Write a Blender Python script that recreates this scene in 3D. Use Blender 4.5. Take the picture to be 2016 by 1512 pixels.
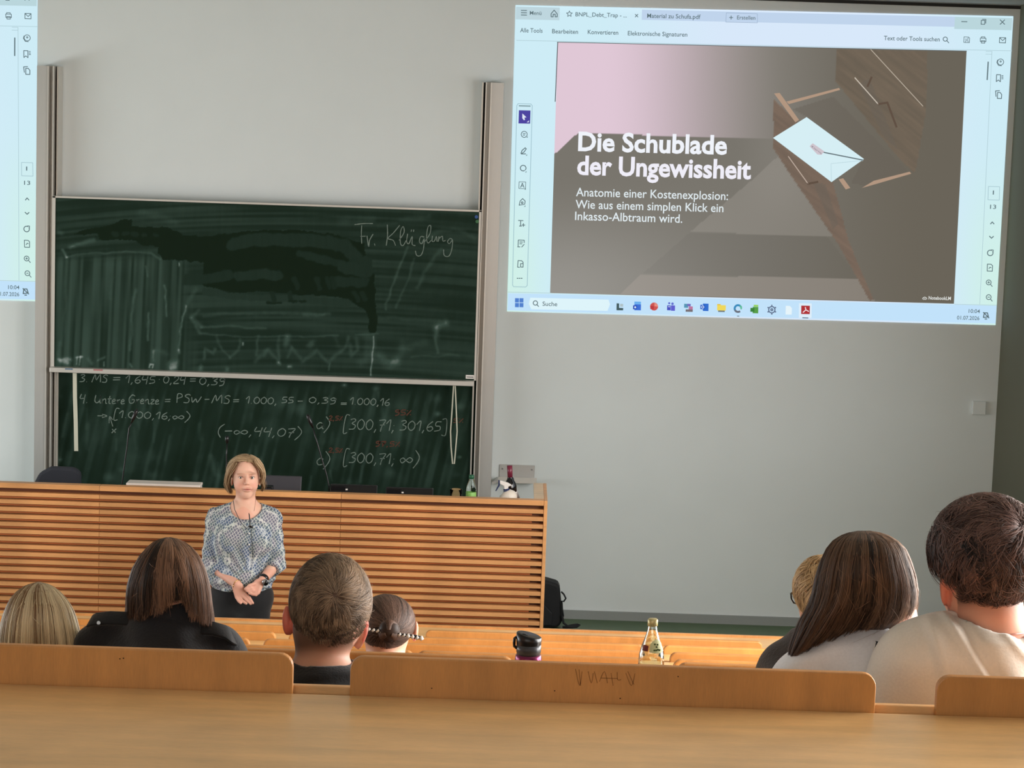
import bpy, math, random
import numpy as np
from mathutils import Matrix, Vector
rnd = random.Random(7); rng = np.random.default_rng(7)
for o in list(bpy.data.objects): bpy.data.objects.remove(o)
S = bpy.context.scene
COL = S.collection

# ------------------------------------------------------------------ camera
F = 4400.; R0 = .0335; H = 3.59
up = np.array([R0*36500, 36500, 4400.]); up /= np.linalg.norm(up)
Xc = np.array([1, -R0, 0.]); Xc /= np.linalg.norm(Xc)
Yc = np.cross(up, Xc)
M = np.array([Xc, Yc, up])
cam = bpy.data.cameras.new('camera'); camo = bpy.data.objects.new('camera', cam); COL.objects.link(camo)
m4 = Matrix([list(M[0])+[0], list(M[1])+[0], list(M[2])+[H], [0, 0, 0, 1]])
camo.matrix_world = m4
cam.sensor_width = 36; cam.lens = F*36/2016; cam.clip_start = .1; cam.clip_end = 100
S.camera = camo

# ------------------------------------------------------------------ world, daylight, fill light, exposure
W = bpy.data.worlds.new('world'); S.world = W; W.use_nodes = True
W.node_tree.nodes['Background'].inputs[0].default_value = (.75, .85, 1, 1)
W.node_tree.nodes['Background'].inputs[1].default_value = 1.0
S.view_settings.view_transform = 'Standard'; S.view_settings.look = 'None'
S.view_settings.exposure = 0.0; S.view_settings.gamma = 1; S.view_settings.use_curve_mapping = False
def area(name, loc, rot, sx, sy, power, col):
    l = bpy.data.lights.new(name, 'AREA'); l.shape = 'RECTANGLE'; l.size = sx; l.size_y = sy
    l.energy = power; l.color = col
    o = bpy.data.objects.new(name, l); COL.objects.link(o); o.location = loc; o.rotation_euler = rot
    return o
WINS = [(4.2, 6.2), (6.8, 8.8), (9.4, 11.4), (12.0, 13.8)]       # daylight windows of the right wall (outside the frame)
WPOW = [310, 250, 100, 10]
for (a, b), p in zip(WINS, WPOW):
    area('window_daylight', (3.50, (a+b)/2, 2.75), (0, math.radians(90-32), 0), 2.1, b-a, p, (1, .985, .95))
area('rear_fill_light', (-1.0, -2.6, 4.3), (math.radians(72), 0, 0), 7, 1.2, 150, (1, .97, .93))  # added fill light behind the camera; the back wall has no window
area('left_window_daylight', (-8.3, 9.5, 1.9), (0, math.radians(-64), 0), 1.6, 9, 400, (.93, .97, 1))

# ------------------------------------------------------------------ helpers
def ray(px, py):
    return M @ np.array([(px-1008)/F, -(py-756)/F, -1.])
def onY(px, py, y):
    d = ray(px, py); return np.array([0, 0, H])+d*(y/d[1])
def onZ(px, py, z):
    d = ray(px, py); return np.array([0, 0, H])+d*((z-H)/d[2])
def proj(P):
    c = (np.asarray(P)-np.array([0, 0, H])) @ M
    return 1008+F*c[..., 0]/-c[..., 2], 756-F*c[..., 1]/-c[..., 2]
def lin(c):
    c = np.asarray(c, float)/255.
    return np.where(c <= .04045, c/12.92, ((c+.055)/1.055)**2.4)
ORG = {}
def mk(name, V, Fc, mat=None, parent=None, smooth=False, attrs=None):
    V = np.asarray(V, dtype=np.float64).reshape(-1, 3)
    off = ORG.get(parent.name, np.zeros(3)) if parent else np.zeros(3)
    V = V-off
    me = bpy.data.meshes.new(name)
    if isinstance(Fc, np.ndarray):
        n, k = Fc.shape
        me.vertices.add(len(V)); me.vertices.foreach_set('co', V.astype('f4').ravel())
        me.loops.add(n*k); me.loops.foreach_set('vertex_index', Fc.astype('i4').ravel())
        me.polygons.add(n); me.polygons.foreach_set('loop_start', np.arange(0, n*k, k, dtype='i4'))
        me.polygons.foreach_set('loop_total', np.full(n, k, 'i4'))
        me.update(calc_edges=True)
    else:
        me.from_pydata(V.tolist(), [], [list(f) for f in Fc]); me.update()
    if smooth: me.polygons.foreach_set('use_smooth', np.ones(len(me.polygons), bool))
    if attrs:
        for k_, v in attrs.items():
            v = np.asarray(v)
            if v.ndim == 1:
                a = me.attributes.new(k_, 'FLOAT', 'POINT'); a.data.foreach_set('value', v.astype('f4'))
            else:
                a = me.attributes.new(k_, 'FLOAT_COLOR', 'POINT')
                c = np.ones((len(v), 4), 'f4'); c[:, :3] = v; a.data.foreach_set('color', c.ravel())
    me.validate()
    o = bpy.data.objects.new(name, me); COL.objects.link(o)
    if mat: me.materials.append(mat)
    if parent: o.parent = parent; ORG[o.name] = off
    else: ORG[o.name] = np.zeros(3)
    return o
def tag(o, label=None, cat=None, group=None, kind=None):
    if label: o['label'] = label
    if cat: o['category'] = cat
    if group: o['group'] = group
    if kind: o['kind'] = kind
    return o
def thing(name, label, cat, loc, group=None):
    o = bpy.data.objects.new(name, None); COL.objects.link(o); o.location = tuple(loc); o.empty_display_size = .05
    ORG[o.name] = np.array(loc, float)
    return tag(o, label, cat, group)
def copy_thing(r, delta, label=None):
    n = r.copy(); COL.objects.link(n); n.location = r.location+Vector(delta)
    if label: n['label'] = label
    def kids(a, b):
        for c in list(a.children):
            d = c.copy(); COL.objects.link(d); d.parent = b; kids(c, d)
    kids(r, n); return n
class MB:
    def __init__(s): s.v = []; s.f = []
    def box(s, x0, x1, y0, y1, z0, z1):
        n = len(s.v)
        s.v += [(x0,y0,z0),(x1,y0,z0),(x1,y1,z0),(x0,y1,z0),(x0,y0,z1),(x1,y0,z1),(x1,y1,z1),(x0,y1,z1)]
        s.f += [tuple(n+i for i in q) for q in ((0,3,2,1),(4,5,6,7),(0,1,5,4),(1,2,6,5),(2,3,7,6),(3,0,4,7))]
        return s
    def prism(s, pts, d):                     # closed outline pts (3-d), extruded by vector d
        n = len(s.v); k = len(pts); d = np.array(d)
        s.v += [tuple(p) for p in pts]+[tuple(np.array(p)+d) for p in pts]
        s.f += [tuple(range(n, n+k))[::-1], tuple(range(n+k, n+2*k))]
        s.f += [(n+i, n+(i+1) % k, n+k+(i+1) % k, n+k+i) for i in range(k)]
        return s
    def tube(s, pts, r, seg=8, cap=True):
        pts = [np.array(p, float) for p in pts]; rs = r if hasattr(r, '__len__') else [r]*len(pts)
        n = len(s.v); ref = None
        for i, p in enumerate(pts):
            t = pts[min(i+1, len(pts)-1)]-pts[max(i-1, 0)]; t /= np.linalg.norm(t)+1e-9
            if ref is None: ref = np.cross(t, [0, 0, 1.] if abs(t[2]) < .9 else [1., 0, 0])
            ref = ref-t*np.dot(ref, t); ref /= np.linalg.norm(ref)+1e-9
            b = np.cross(t, ref)
            for j in range(seg):
                a = 2*math.pi*j/seg
                s.v.append(tuple(p+rs[i]*(math.cos(a)*ref+math.sin(a)*b)))
        for i in range(len(pts)-1):
            for j in range(seg):
                s.f.append((n+i*seg+j, n+i*seg+(j+1) % seg, n+(i+1)*seg+(j+1) % seg, n+(i+1)*seg+j))
        if cap:
            s.f.append(tuple(n+j for j in range(seg))[::-1]); e = n+(len(pts)-1)*seg; s.f.append(tuple(e+j for j in range(seg)))
        return s
    def lathe(s, c, prof, seg=24):            # prof = [(r, z)...] around the z axis at c
        n = len(s.v)
        for r, z in prof:
            for j in range(seg):
                a = 2*math.pi*j/seg; s.v.append((c[0]+r*math.cos(a), c[1]+r*math.sin(a), c[2]+z))
        for i in range(len(prof)-1):
            for j in range(seg):
                s.f.append((n+i*seg+j, n+i*seg+(j+1) % seg, n+(i+1)*seg+(j+1) % seg, n+(i+1)*seg+j))
        return s
    def build(s, name, mat, parent=None, smooth=False, bevel=0):
        o = mk(name, s.v, s.f, mat, parent, smooth)
        if bevel:
            b = o.modifiers.new('bevel', 'BEVEL'); b.width = bevel; b.segments = 2; b.limit_method = 'ANGLE'
        return o

# ------------------------------------------------------------------ materials
def nt(name):
    m = bpy.data.materials.new(name); m.use_nodes = True
    return m, m.node_tree, m.node_tree.nodes['Principled BSDF']
def mat(name, rgb, rough=.5, metal=0, var=0, scale=20, bump=0, spec=.5, trans=0, sub=0, sheen=0, alpha=1, stretch=(1,1,1), randobj=0):
    m, t, b = nt(name); c = list(lin(rgb))+[1]
    b.inputs['Base Color'].default_value = c; b.inputs['Roughness'].default_value = rough
    b.inputs['Metallic'].default_value = metal; b.inputs['Specular IOR Level'].default_value = spec
    b.inputs['Transmission Weight'].default_value = trans; b.inputs['Sheen Weight'].default_value = sheen
    if sub:
        b.inputs['Subsurface Weight'].default_value = sub; b.inputs['Subsurface Radius'].default_value = (1, .3, .15); b.inputs['Subsurface Scale'].default_value = .012
    if var or bump:
        tc = t.nodes.new('ShaderNodeTexCoord'); mp = t.nodes.new('ShaderNodeMapping'); mp.inputs['Scale'].default_value = stretch
        no = t.nodes.new('ShaderNodeTexNoise'); no.inputs['Scale'].default_value = scale; no.inputs['Detail'].default_value = 5
        t.links.new(tc.outputs['Object'], mp.inputs[0]); t.links.new(mp.outputs[0], no.inputs['Vector'])
        if var:
            r = t.nodes.new('ShaderNodeMix'); r.data_type = 'RGBA'
            r.inputs['A'].default_value = [x*(1-var) for x in c[:3]]+[1]; r.inputs['B'].default_value = [min(1, x*(1+var)) for x in c[:3]]+[1]
            t.links.new(no.outputs['Fac'], r.inputs['Factor'])
            out = r.outputs['Result']
            if randobj:
                oi = t.nodes.new('ShaderNodeObjectInfo'); hs = t.nodes.new('ShaderNodeHueSaturation'); mr = t.nodes.new('ShaderNodeMapRange')
                mr.inputs['To Min'].default_value = 1-randobj; mr.inputs['To Max'].default_value = 1+randobj
                t.links.new(oi.outputs['Random'], mr.inputs['Value']); t.links.new(mr.outputs[0], hs.inputs['Value'])
                t.links.new(out, hs.inputs['Color']); out = hs.outputs[0]
            t.links.new(out, b.inputs['Base Color'])
        if bump:
            bp = t.nodes.new('ShaderNodeBump'); bp.inputs['Strength'].default_value = bump; bp.inputs['Distance'].default_value = .01
            t.links.new(no.outputs['Fac'], bp.inputs['Height']); t.links.new(bp.outputs[0], b.inputs['Normal'])
    return m
def wood(name, rgb, axis=(1, 8, 8), rough=.42, fl=.16, rand=.06, coat=0):
    """beech veneer: long grain, small flecks and broader veneer leaves"""
    m, t, b = nt(name); L = t.links.new; c = lin(rgb)
    b.inputs['Roughness'].default_value = rough; b.inputs['Coat Weight'].default_value = coat; b.inputs['Coat Roughness'].default_value = .25
    tc = t.nodes.new('ShaderNodeTexCoord')
    def noise(sc, st, det=4):
        mp = t.nodes.new('ShaderNodeMapping'); mp.inputs['Scale'].default_value = st
        n = t.nodes.new('ShaderNodeTexNoise'); n.inputs['Scale'].default_value = sc; n.inputs['Detail'].default_value = det
        L(tc.outputs['Object'], mp.inputs[0]); L(mp.outputs[0], n.inputs['Vector']); return n.outputs['Fac']
    a = noise(3.5, axis, 6); f = noise(60, axis, 3); big = noise(1.6, tuple(1 if q == 1 else 3 for q in axis), 2)
    r = t.nodes.new('ShaderNodeMix'); r.data_type = 'RGBA'
    r.inputs['A'].default_value = list(c*(1-fl*1.6))+[1]; r.inputs['B'].default_value = list(np.minimum(1, c*(1+fl)))+[1]
    ad = t.nodes.new('ShaderNodeMath'); ad.operation = 'ADD'; L(a, ad.inputs[0]); L(big, ad.inputs[1])
    ad2 = t.nodes.new('ShaderNodeMath'); ad2.operation = 'MULTIPLY_ADD'; L(f, ad2.inputs[0]); ad2.inputs[1].default_value = .5; L(ad.outputs[0], ad2.inputs[2])
    mr = t.nodes.new('ShaderNodeMapRange'); mr.inputs['From Min'].default_value = .85; mr.inputs['From Max'].default_value = 1.65
    L(ad2.outputs[0], mr.inputs[0]); L(mr.outputs[0], r.inputs['Factor'])
    oi = t.nodes.new('ShaderNodeObjectInfo'); hs = t.nodes.new('ShaderNodeHueSaturation'); m2 = t.nodes.new('ShaderNodeMapRange')
    m2.inputs['To Min'].default_value = 1-rand; m2.inputs['To Max'].default_value = 1+rand
    L(oi.outputs['Random'], m2.inputs['Value']); L(m2.outputs[0], hs.inputs['Value']); L(r.outputs['Result'], hs.inputs['Color'])
    L(hs.outputs[0], b.inputs['Base Color'])
    bp = t.nodes.new('ShaderNodeBump'); bp.inputs['Strength'].default_value = .06; bp.inputs['Distance'].default_value = .004
    L(f, bp.inputs['Height']); L(bp.outputs[0], b.inputs['Normal'])
    return m
def emit(name, rgb, k=1.0):
    m = bpy.data.materials.new(name); m.use_nodes = True; t = m.node_tree; t.nodes.clear()
    e = t.nodes.new('ShaderNodeEmission'); o = t.nodes.new('ShaderNodeOutputMaterial'); t.links.new(e.outputs[0], o.inputs[0])
    if rgb is None:
        a = t.nodes.new('ShaderNodeAttribute'); a.attribute_name = 'col'; t.links.new(a.outputs['Color'], e.inputs[0])
    else: e.inputs[0].default_value = list(lin(rgb))+[1]
    e.inputs[1].default_value = k
    return m
def attrmat(name, rough=.6, sub=0, mixcols=None, noise=0, spec=.4, aniso=0):
    """colour from the mesh attribute 'col', or two colours mixed by the attribute 'tint'"""
    m, t, b = nt(name); a = t.nodes.new('ShaderNodeAttribute'); L = t.links.new
    b.inputs['Roughness'].default_value = rough; b.inputs['Specular IOR Level'].default_value = spec
    if aniso: b.inputs['Anisotropic'].default_value = aniso
    if mixcols:
        a.attribute_name = 'tint'; r = t.nodes.new('ShaderNodeMix'); r.data_type = 'RGBA'
        r.inputs['A'].default_value = list(lin(mixcols[0]))+[1]; r.inputs['B'].default_value = list(lin(mixcols[1]))+[1]
        L(a.outputs['Fac'], r.inputs['Factor']); L(r.outputs['Result'], b.inputs['Base Color'])
    else:
        a.attribute_name = 'col'; L(a.outputs['Color'], b.inputs['Base Color'])
    if sub:
        b.inputs['Subsurface Weight'].default_value = sub; b.inputs['Subsurface Radius'].default_value = (1, .25, .12); b.inputs['Subsurface Scale'].default_value = .02
    return m
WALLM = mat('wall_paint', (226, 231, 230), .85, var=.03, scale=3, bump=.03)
SIDEM = mat('shaded_side_wall_paint', (104, 103, 86), .85, var=.04, scale=3)  # wall paint darkened; the side wall's shade sits in this colour
CEILM = mat('ceiling_paint', (176, 176, 170), .9, var=.02, scale=4)
GREEN = mat('green_linoleum', (70, 96, 56), .35, var=.18, scale=12)
BASEM = mat('grey_baseboard', (150, 153, 150), .5, var=.04, scale=5)
ALU = mat('brushed_aluminium', (196, 194, 190), .42, metal=.55, var=.05, scale=8, stretch=(30, 30, 1))
ALU2 = mat('aluminium_edge', (215, 210, 202), .4, metal=.4, var=.04, scale=9)
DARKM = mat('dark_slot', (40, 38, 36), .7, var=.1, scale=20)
BEECH = wood('beech_panel', (214, 150, 88), (6, 1, .6), .36)
BEECHV = wood('beech_upright_panel', (200, 137, 73), (7, 7, .7), .42, rand=.12)
DESKW = wood('beech_desktop', (236, 188, 126), (.8, 7, 7), .34, coat=.4)  # same beech as the panels, lightened to carry the desktop's sheen
SLATW = wood('beech_slat', (222, 160, 102), (.8, 9, 9), .45, rand=.07)
BACKW = wood('dark_backing', (104, 52, 20), (1, 6, 6), .6)  # dark brown board behind the slats
STRIPW = wood('beech_strip', (178, 100, 50), (.8, 9, 9), .55)
EDGEW = wood('beech_edge', (228, 176, 118), (1, 6, 6), .4)
BLACKP = mat('black_plastic', (12, 12, 15), .3, var=.1, scale=30)
GREYP = mat('dark_grey_plastic', (58, 56, 62), .5, var=.08, scale=20)
WHITEP = mat('white_plastic', (232, 226, 220), .4, var=.03, scale=20)
NAVYP = mat('navy_plastic', (34, 46, 84), .4, var=.08, scale=20)
STEEL = mat('steel', (170, 172, 174), .3, metal=.8, var=.05, scale=20)

# ------------------------------------------------------------------ room shell
WY = 15.8; WX = 3.456; CZ = 4.465; LX = -8.6; BY = -3.0

ROWS = {  # row: (distance, top-line samples in the photograph, gaps between the backrest boards, height above its desk)
 'r1': (11.4, [(540,1217),(1000,1234.5),(1481,1252)]),
 'r2': (10.4, [(540,1230),(1000,1246.5),(1481,1264.6)]),
 'r3': (9.1, [(540,1244),(1000,1261.3),(1481,1279)]),
 'r4': (7.9, [(540,1258),(1000,1274.5),(1481,1292.8)]),
 'r5': (6.7, [(540,1272),(1000,1289),(1481,1306)]),
 'r6': (5.3, [(1000,1295),(1481,1311.5)]),
 'r7': (4.0, [(30,1269.5),(577,1286),(1008,1303),(1700,1329)])}
RZ = {k: float(np.mean([onY(x, y, v[0])[2] for x, y in v[1]])) for k, v in ROWS.items()}
RY = {k: v[0] for k, v in ROWS.items()}
PROT = dict(r2=.036, r3=.034, r4=.032, r5=.036, r6=.045, r7=.072)
DZ = {k: RZ[k]-PROT[k] for k in PROT}; DZ['r1'] = RZ['r1']
ORDER = ['r1', 'r2', 'r3', 'r4', 'r5', 'r6', 'r7']
FL = {}                                        # floor level in front of backrest k (between k-1 and k)
for i in range(1, 7): FL[ORDER[i]] = DZ[ORDER[i-1]]-.84
b = MB(); b.box(LX, WX, RY['r1']-.02, WY, -.2, 0)
for i in range(1, 7):
    k = ORDER[i]; b.box(LX, WX, RY[k]-.02, RY[ORDER[i-1]]-.02, -.2, FL[k])
b.box(LX, WX, 2.6, RY['r7']-.02, -.2, DZ['r7']-.84); b.box(LX, WX, 1.2, 2.6, -.2, 1.95); b.box(LX, WX, BY, 1.2, -.2, 2.25)
tag(b.build('floor', GREEN), kind='structure')
tag(MB().box(LX, WX+.2, WY, WY+.2, -.2, CZ+.2).build('wall_front', WALLM), kind='structure')
tag(MB().box(LX, WX+.2, BY, WY, CZ, CZ+.2).build('ceiling', CEILM), kind='structure')
tag(MB().box(LX-.2, LX, BY, WY+.2, -.2, CZ+.2).build('wall_left', WALLM), kind='structure')
tag(MB().box(LX, WX+.2, BY-.2, BY, -.2, CZ+.2).build('wall_back', WALLM), kind='structure')
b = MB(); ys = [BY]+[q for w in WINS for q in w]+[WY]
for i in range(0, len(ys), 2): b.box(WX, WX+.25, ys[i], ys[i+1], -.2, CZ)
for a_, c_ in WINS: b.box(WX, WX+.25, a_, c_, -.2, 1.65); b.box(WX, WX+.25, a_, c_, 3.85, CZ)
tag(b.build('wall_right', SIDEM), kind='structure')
for i, (a_, c_) in enumerate(WINS):
    b = MB()
    for y in (a_, (a_+c_)/2-.02, c_-.05): b.box(WX+.02, WX+.042, y, y+.05, 1.65, 3.85)
    for z in (1.65, 3.80): b.box(WX+.02, WX+.042, a_, c_, z, z+.05)
    tag(b.build('window_%d' % (i+1), WHITEP), kind='structure')
# baseboard and dark strip coloured as the shadow gap under the ceiling
tag(MB().box(.35, WX, WY-.022, WY, 0, .062).build('baseboard_front', BASEM), kind='structure')
tag(MB().box(LX, WX, WY-.012, WY, CZ-.028, CZ-.006).build('shadow_strip_1', DARKM), kind='structure')
# wall socket
t_ = thing('wall_socket', 'small white square wall socket high on the wall near the right corner', 'socket', onY(1926, 803, WY-.0))
a_ = onY(1914, 789, WY); c_ = onY(1939, 816, WY)
MB().box(a_[0], c_[0], WY-.028, WY-.001, c_[2], a_[2]).build('cover', WALLM, t_, bevel=.004)

# ------------------------------------------------------------------ numpy noise
def vnoise(x, y, seed=0):
    xi = np.floor(x).astype(np.int64); yi = np.floor(y).astype(np.int64); fx = x-xi; fy = y-yi
    fx = fx*fx*(3-2*fx); fy = fy*fy*(3-2*fy)
    def h(i, j):
        n = (i*374761393+j*668265263+seed*974634777) & 0xffffffff
        n = ((n ^ (n >> 13))*1274126177) & 0xffffffff
        return ((n ^ (n >> 16)) & 0xffff)/65535.
    return (h(xi, yi)*(1-fx)+h(xi+1, yi)*fx)*(1-fy)+(h(xi, yi+1)*(1-fx)+h(xi+1, yi+1)*fx)*fy
def fbm(x, y, seed=0, o=4):
    s = 0; a = .5
    for i in range(o): s = s+a*vnoise(x*2**i, y*2**i, seed+i); a *= .5
    return s
def smooth(a, b, x): t = np.clip((x-a)/(b-a), 0, 1); return t*t*(3-2*t)
def inpoly(px, py, poly):
    r = np.zeros(px.shape, bool); n = len(poly)
    for i in range(n):
        x1, y1 = poly[i]; x2, y2 = poly[(i+1) % n]
        c = ((y1 > py) != (y2 > py)) & (px < (x2-x1)*(py-y1)/((y2-y1) or 1e-9)+x1); r ^= c
    return r
def dline(px, py, pts):
    d = np.full(px.shape, 1e9)
    for (x1, y1), (x2, y2) in zip(pts[:-1], pts[1:]):
        dx, dy = x2-x1, y2-y1; q = dx*dx+dy*dy or 1e-9
        t = np.clip(((px-x1)*dx+(py-y1)*dy)/q, 0, 1); d = np.minimum(d, np.hypot(px-x1-t*dx, py-y1-t*dy))
    return d

# ------------------------------------------------------------------ chalkboards
def board_surface(name, x0, x1, z0, z1, y, paint, matr, parent, step=.0058):
    nx = int((x1-x0)/step); nz = int((z1-z0)/step)
    X, Z = np.meshgrid(np.linspace(x0, x1, nx), np.linspace(z0, z1, nz))
    V = np.stack([X.ravel(), np.full(X.size, y), Z.ravel()], 1)
    i = np.arange((nz-1)*(nx-1)); r = i//(nx-1); c = i % (nx-1); a = r*nx+c
    Fq = np.stack([a, a+1, a+nx+1, a+nx], 1)
    px, py = proj(V)
    return mk(name, V, Fq, matr, parent, False, {'chalk': paint(px, py)})
def boardmat():
    m, t, b = nt('green_chalkboard'); L = t.links.new
    a = t.nodes.new('ShaderNodeAttribute'); a.attribute_name = 'chalk'
    r = t.nodes.new('ShaderNodeValToRGB'); e = r.color_ramp.elements
    e[0].position = 0; e[0].color = list(lin((11, 30, 12)))+[1]; e[1].position = 1; e[1].color = list(lin((170, 182, 178)))+[1]
    q = e.new(.22); q.color = list(lin((27, 46, 35)))+[1]; q = e.new(.5); q.color = list(lin((66, 88, 78)))+[1]
    n = t.nodes.new('ShaderNodeTexNoise'); n.inputs['Scale'].default_value = 350
    ma = t.nodes.new('ShaderNodeMath'); ma.operation = 'MULTIPLY_ADD'; ma.inputs[1].default_value = .06; L(n.outputs['Fac'], ma.inputs[0]); L(a.outputs['Fac'], ma.inputs[2])
    L(ma.outputs[0], r.inputs[0]); L(r.outputs[0], b.inputs['Base Color'])
    b.inputs['Roughness'].default_value = .75; b.inputs['Specular IOR Level'].default_value = .15
    return m
BOARDM = boardmat()
z1 = lambda x, y: (90+x/3.877, 370+y/3.877)
z2 = lambda x, y: (520+x/3.877, 370+y/3.877)
z3 = lambda x, y: (90+x/4.582, 700+y/4.582)
z4 = lambda x, y: (520+x/4.2, 700+y/4.2)
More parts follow.
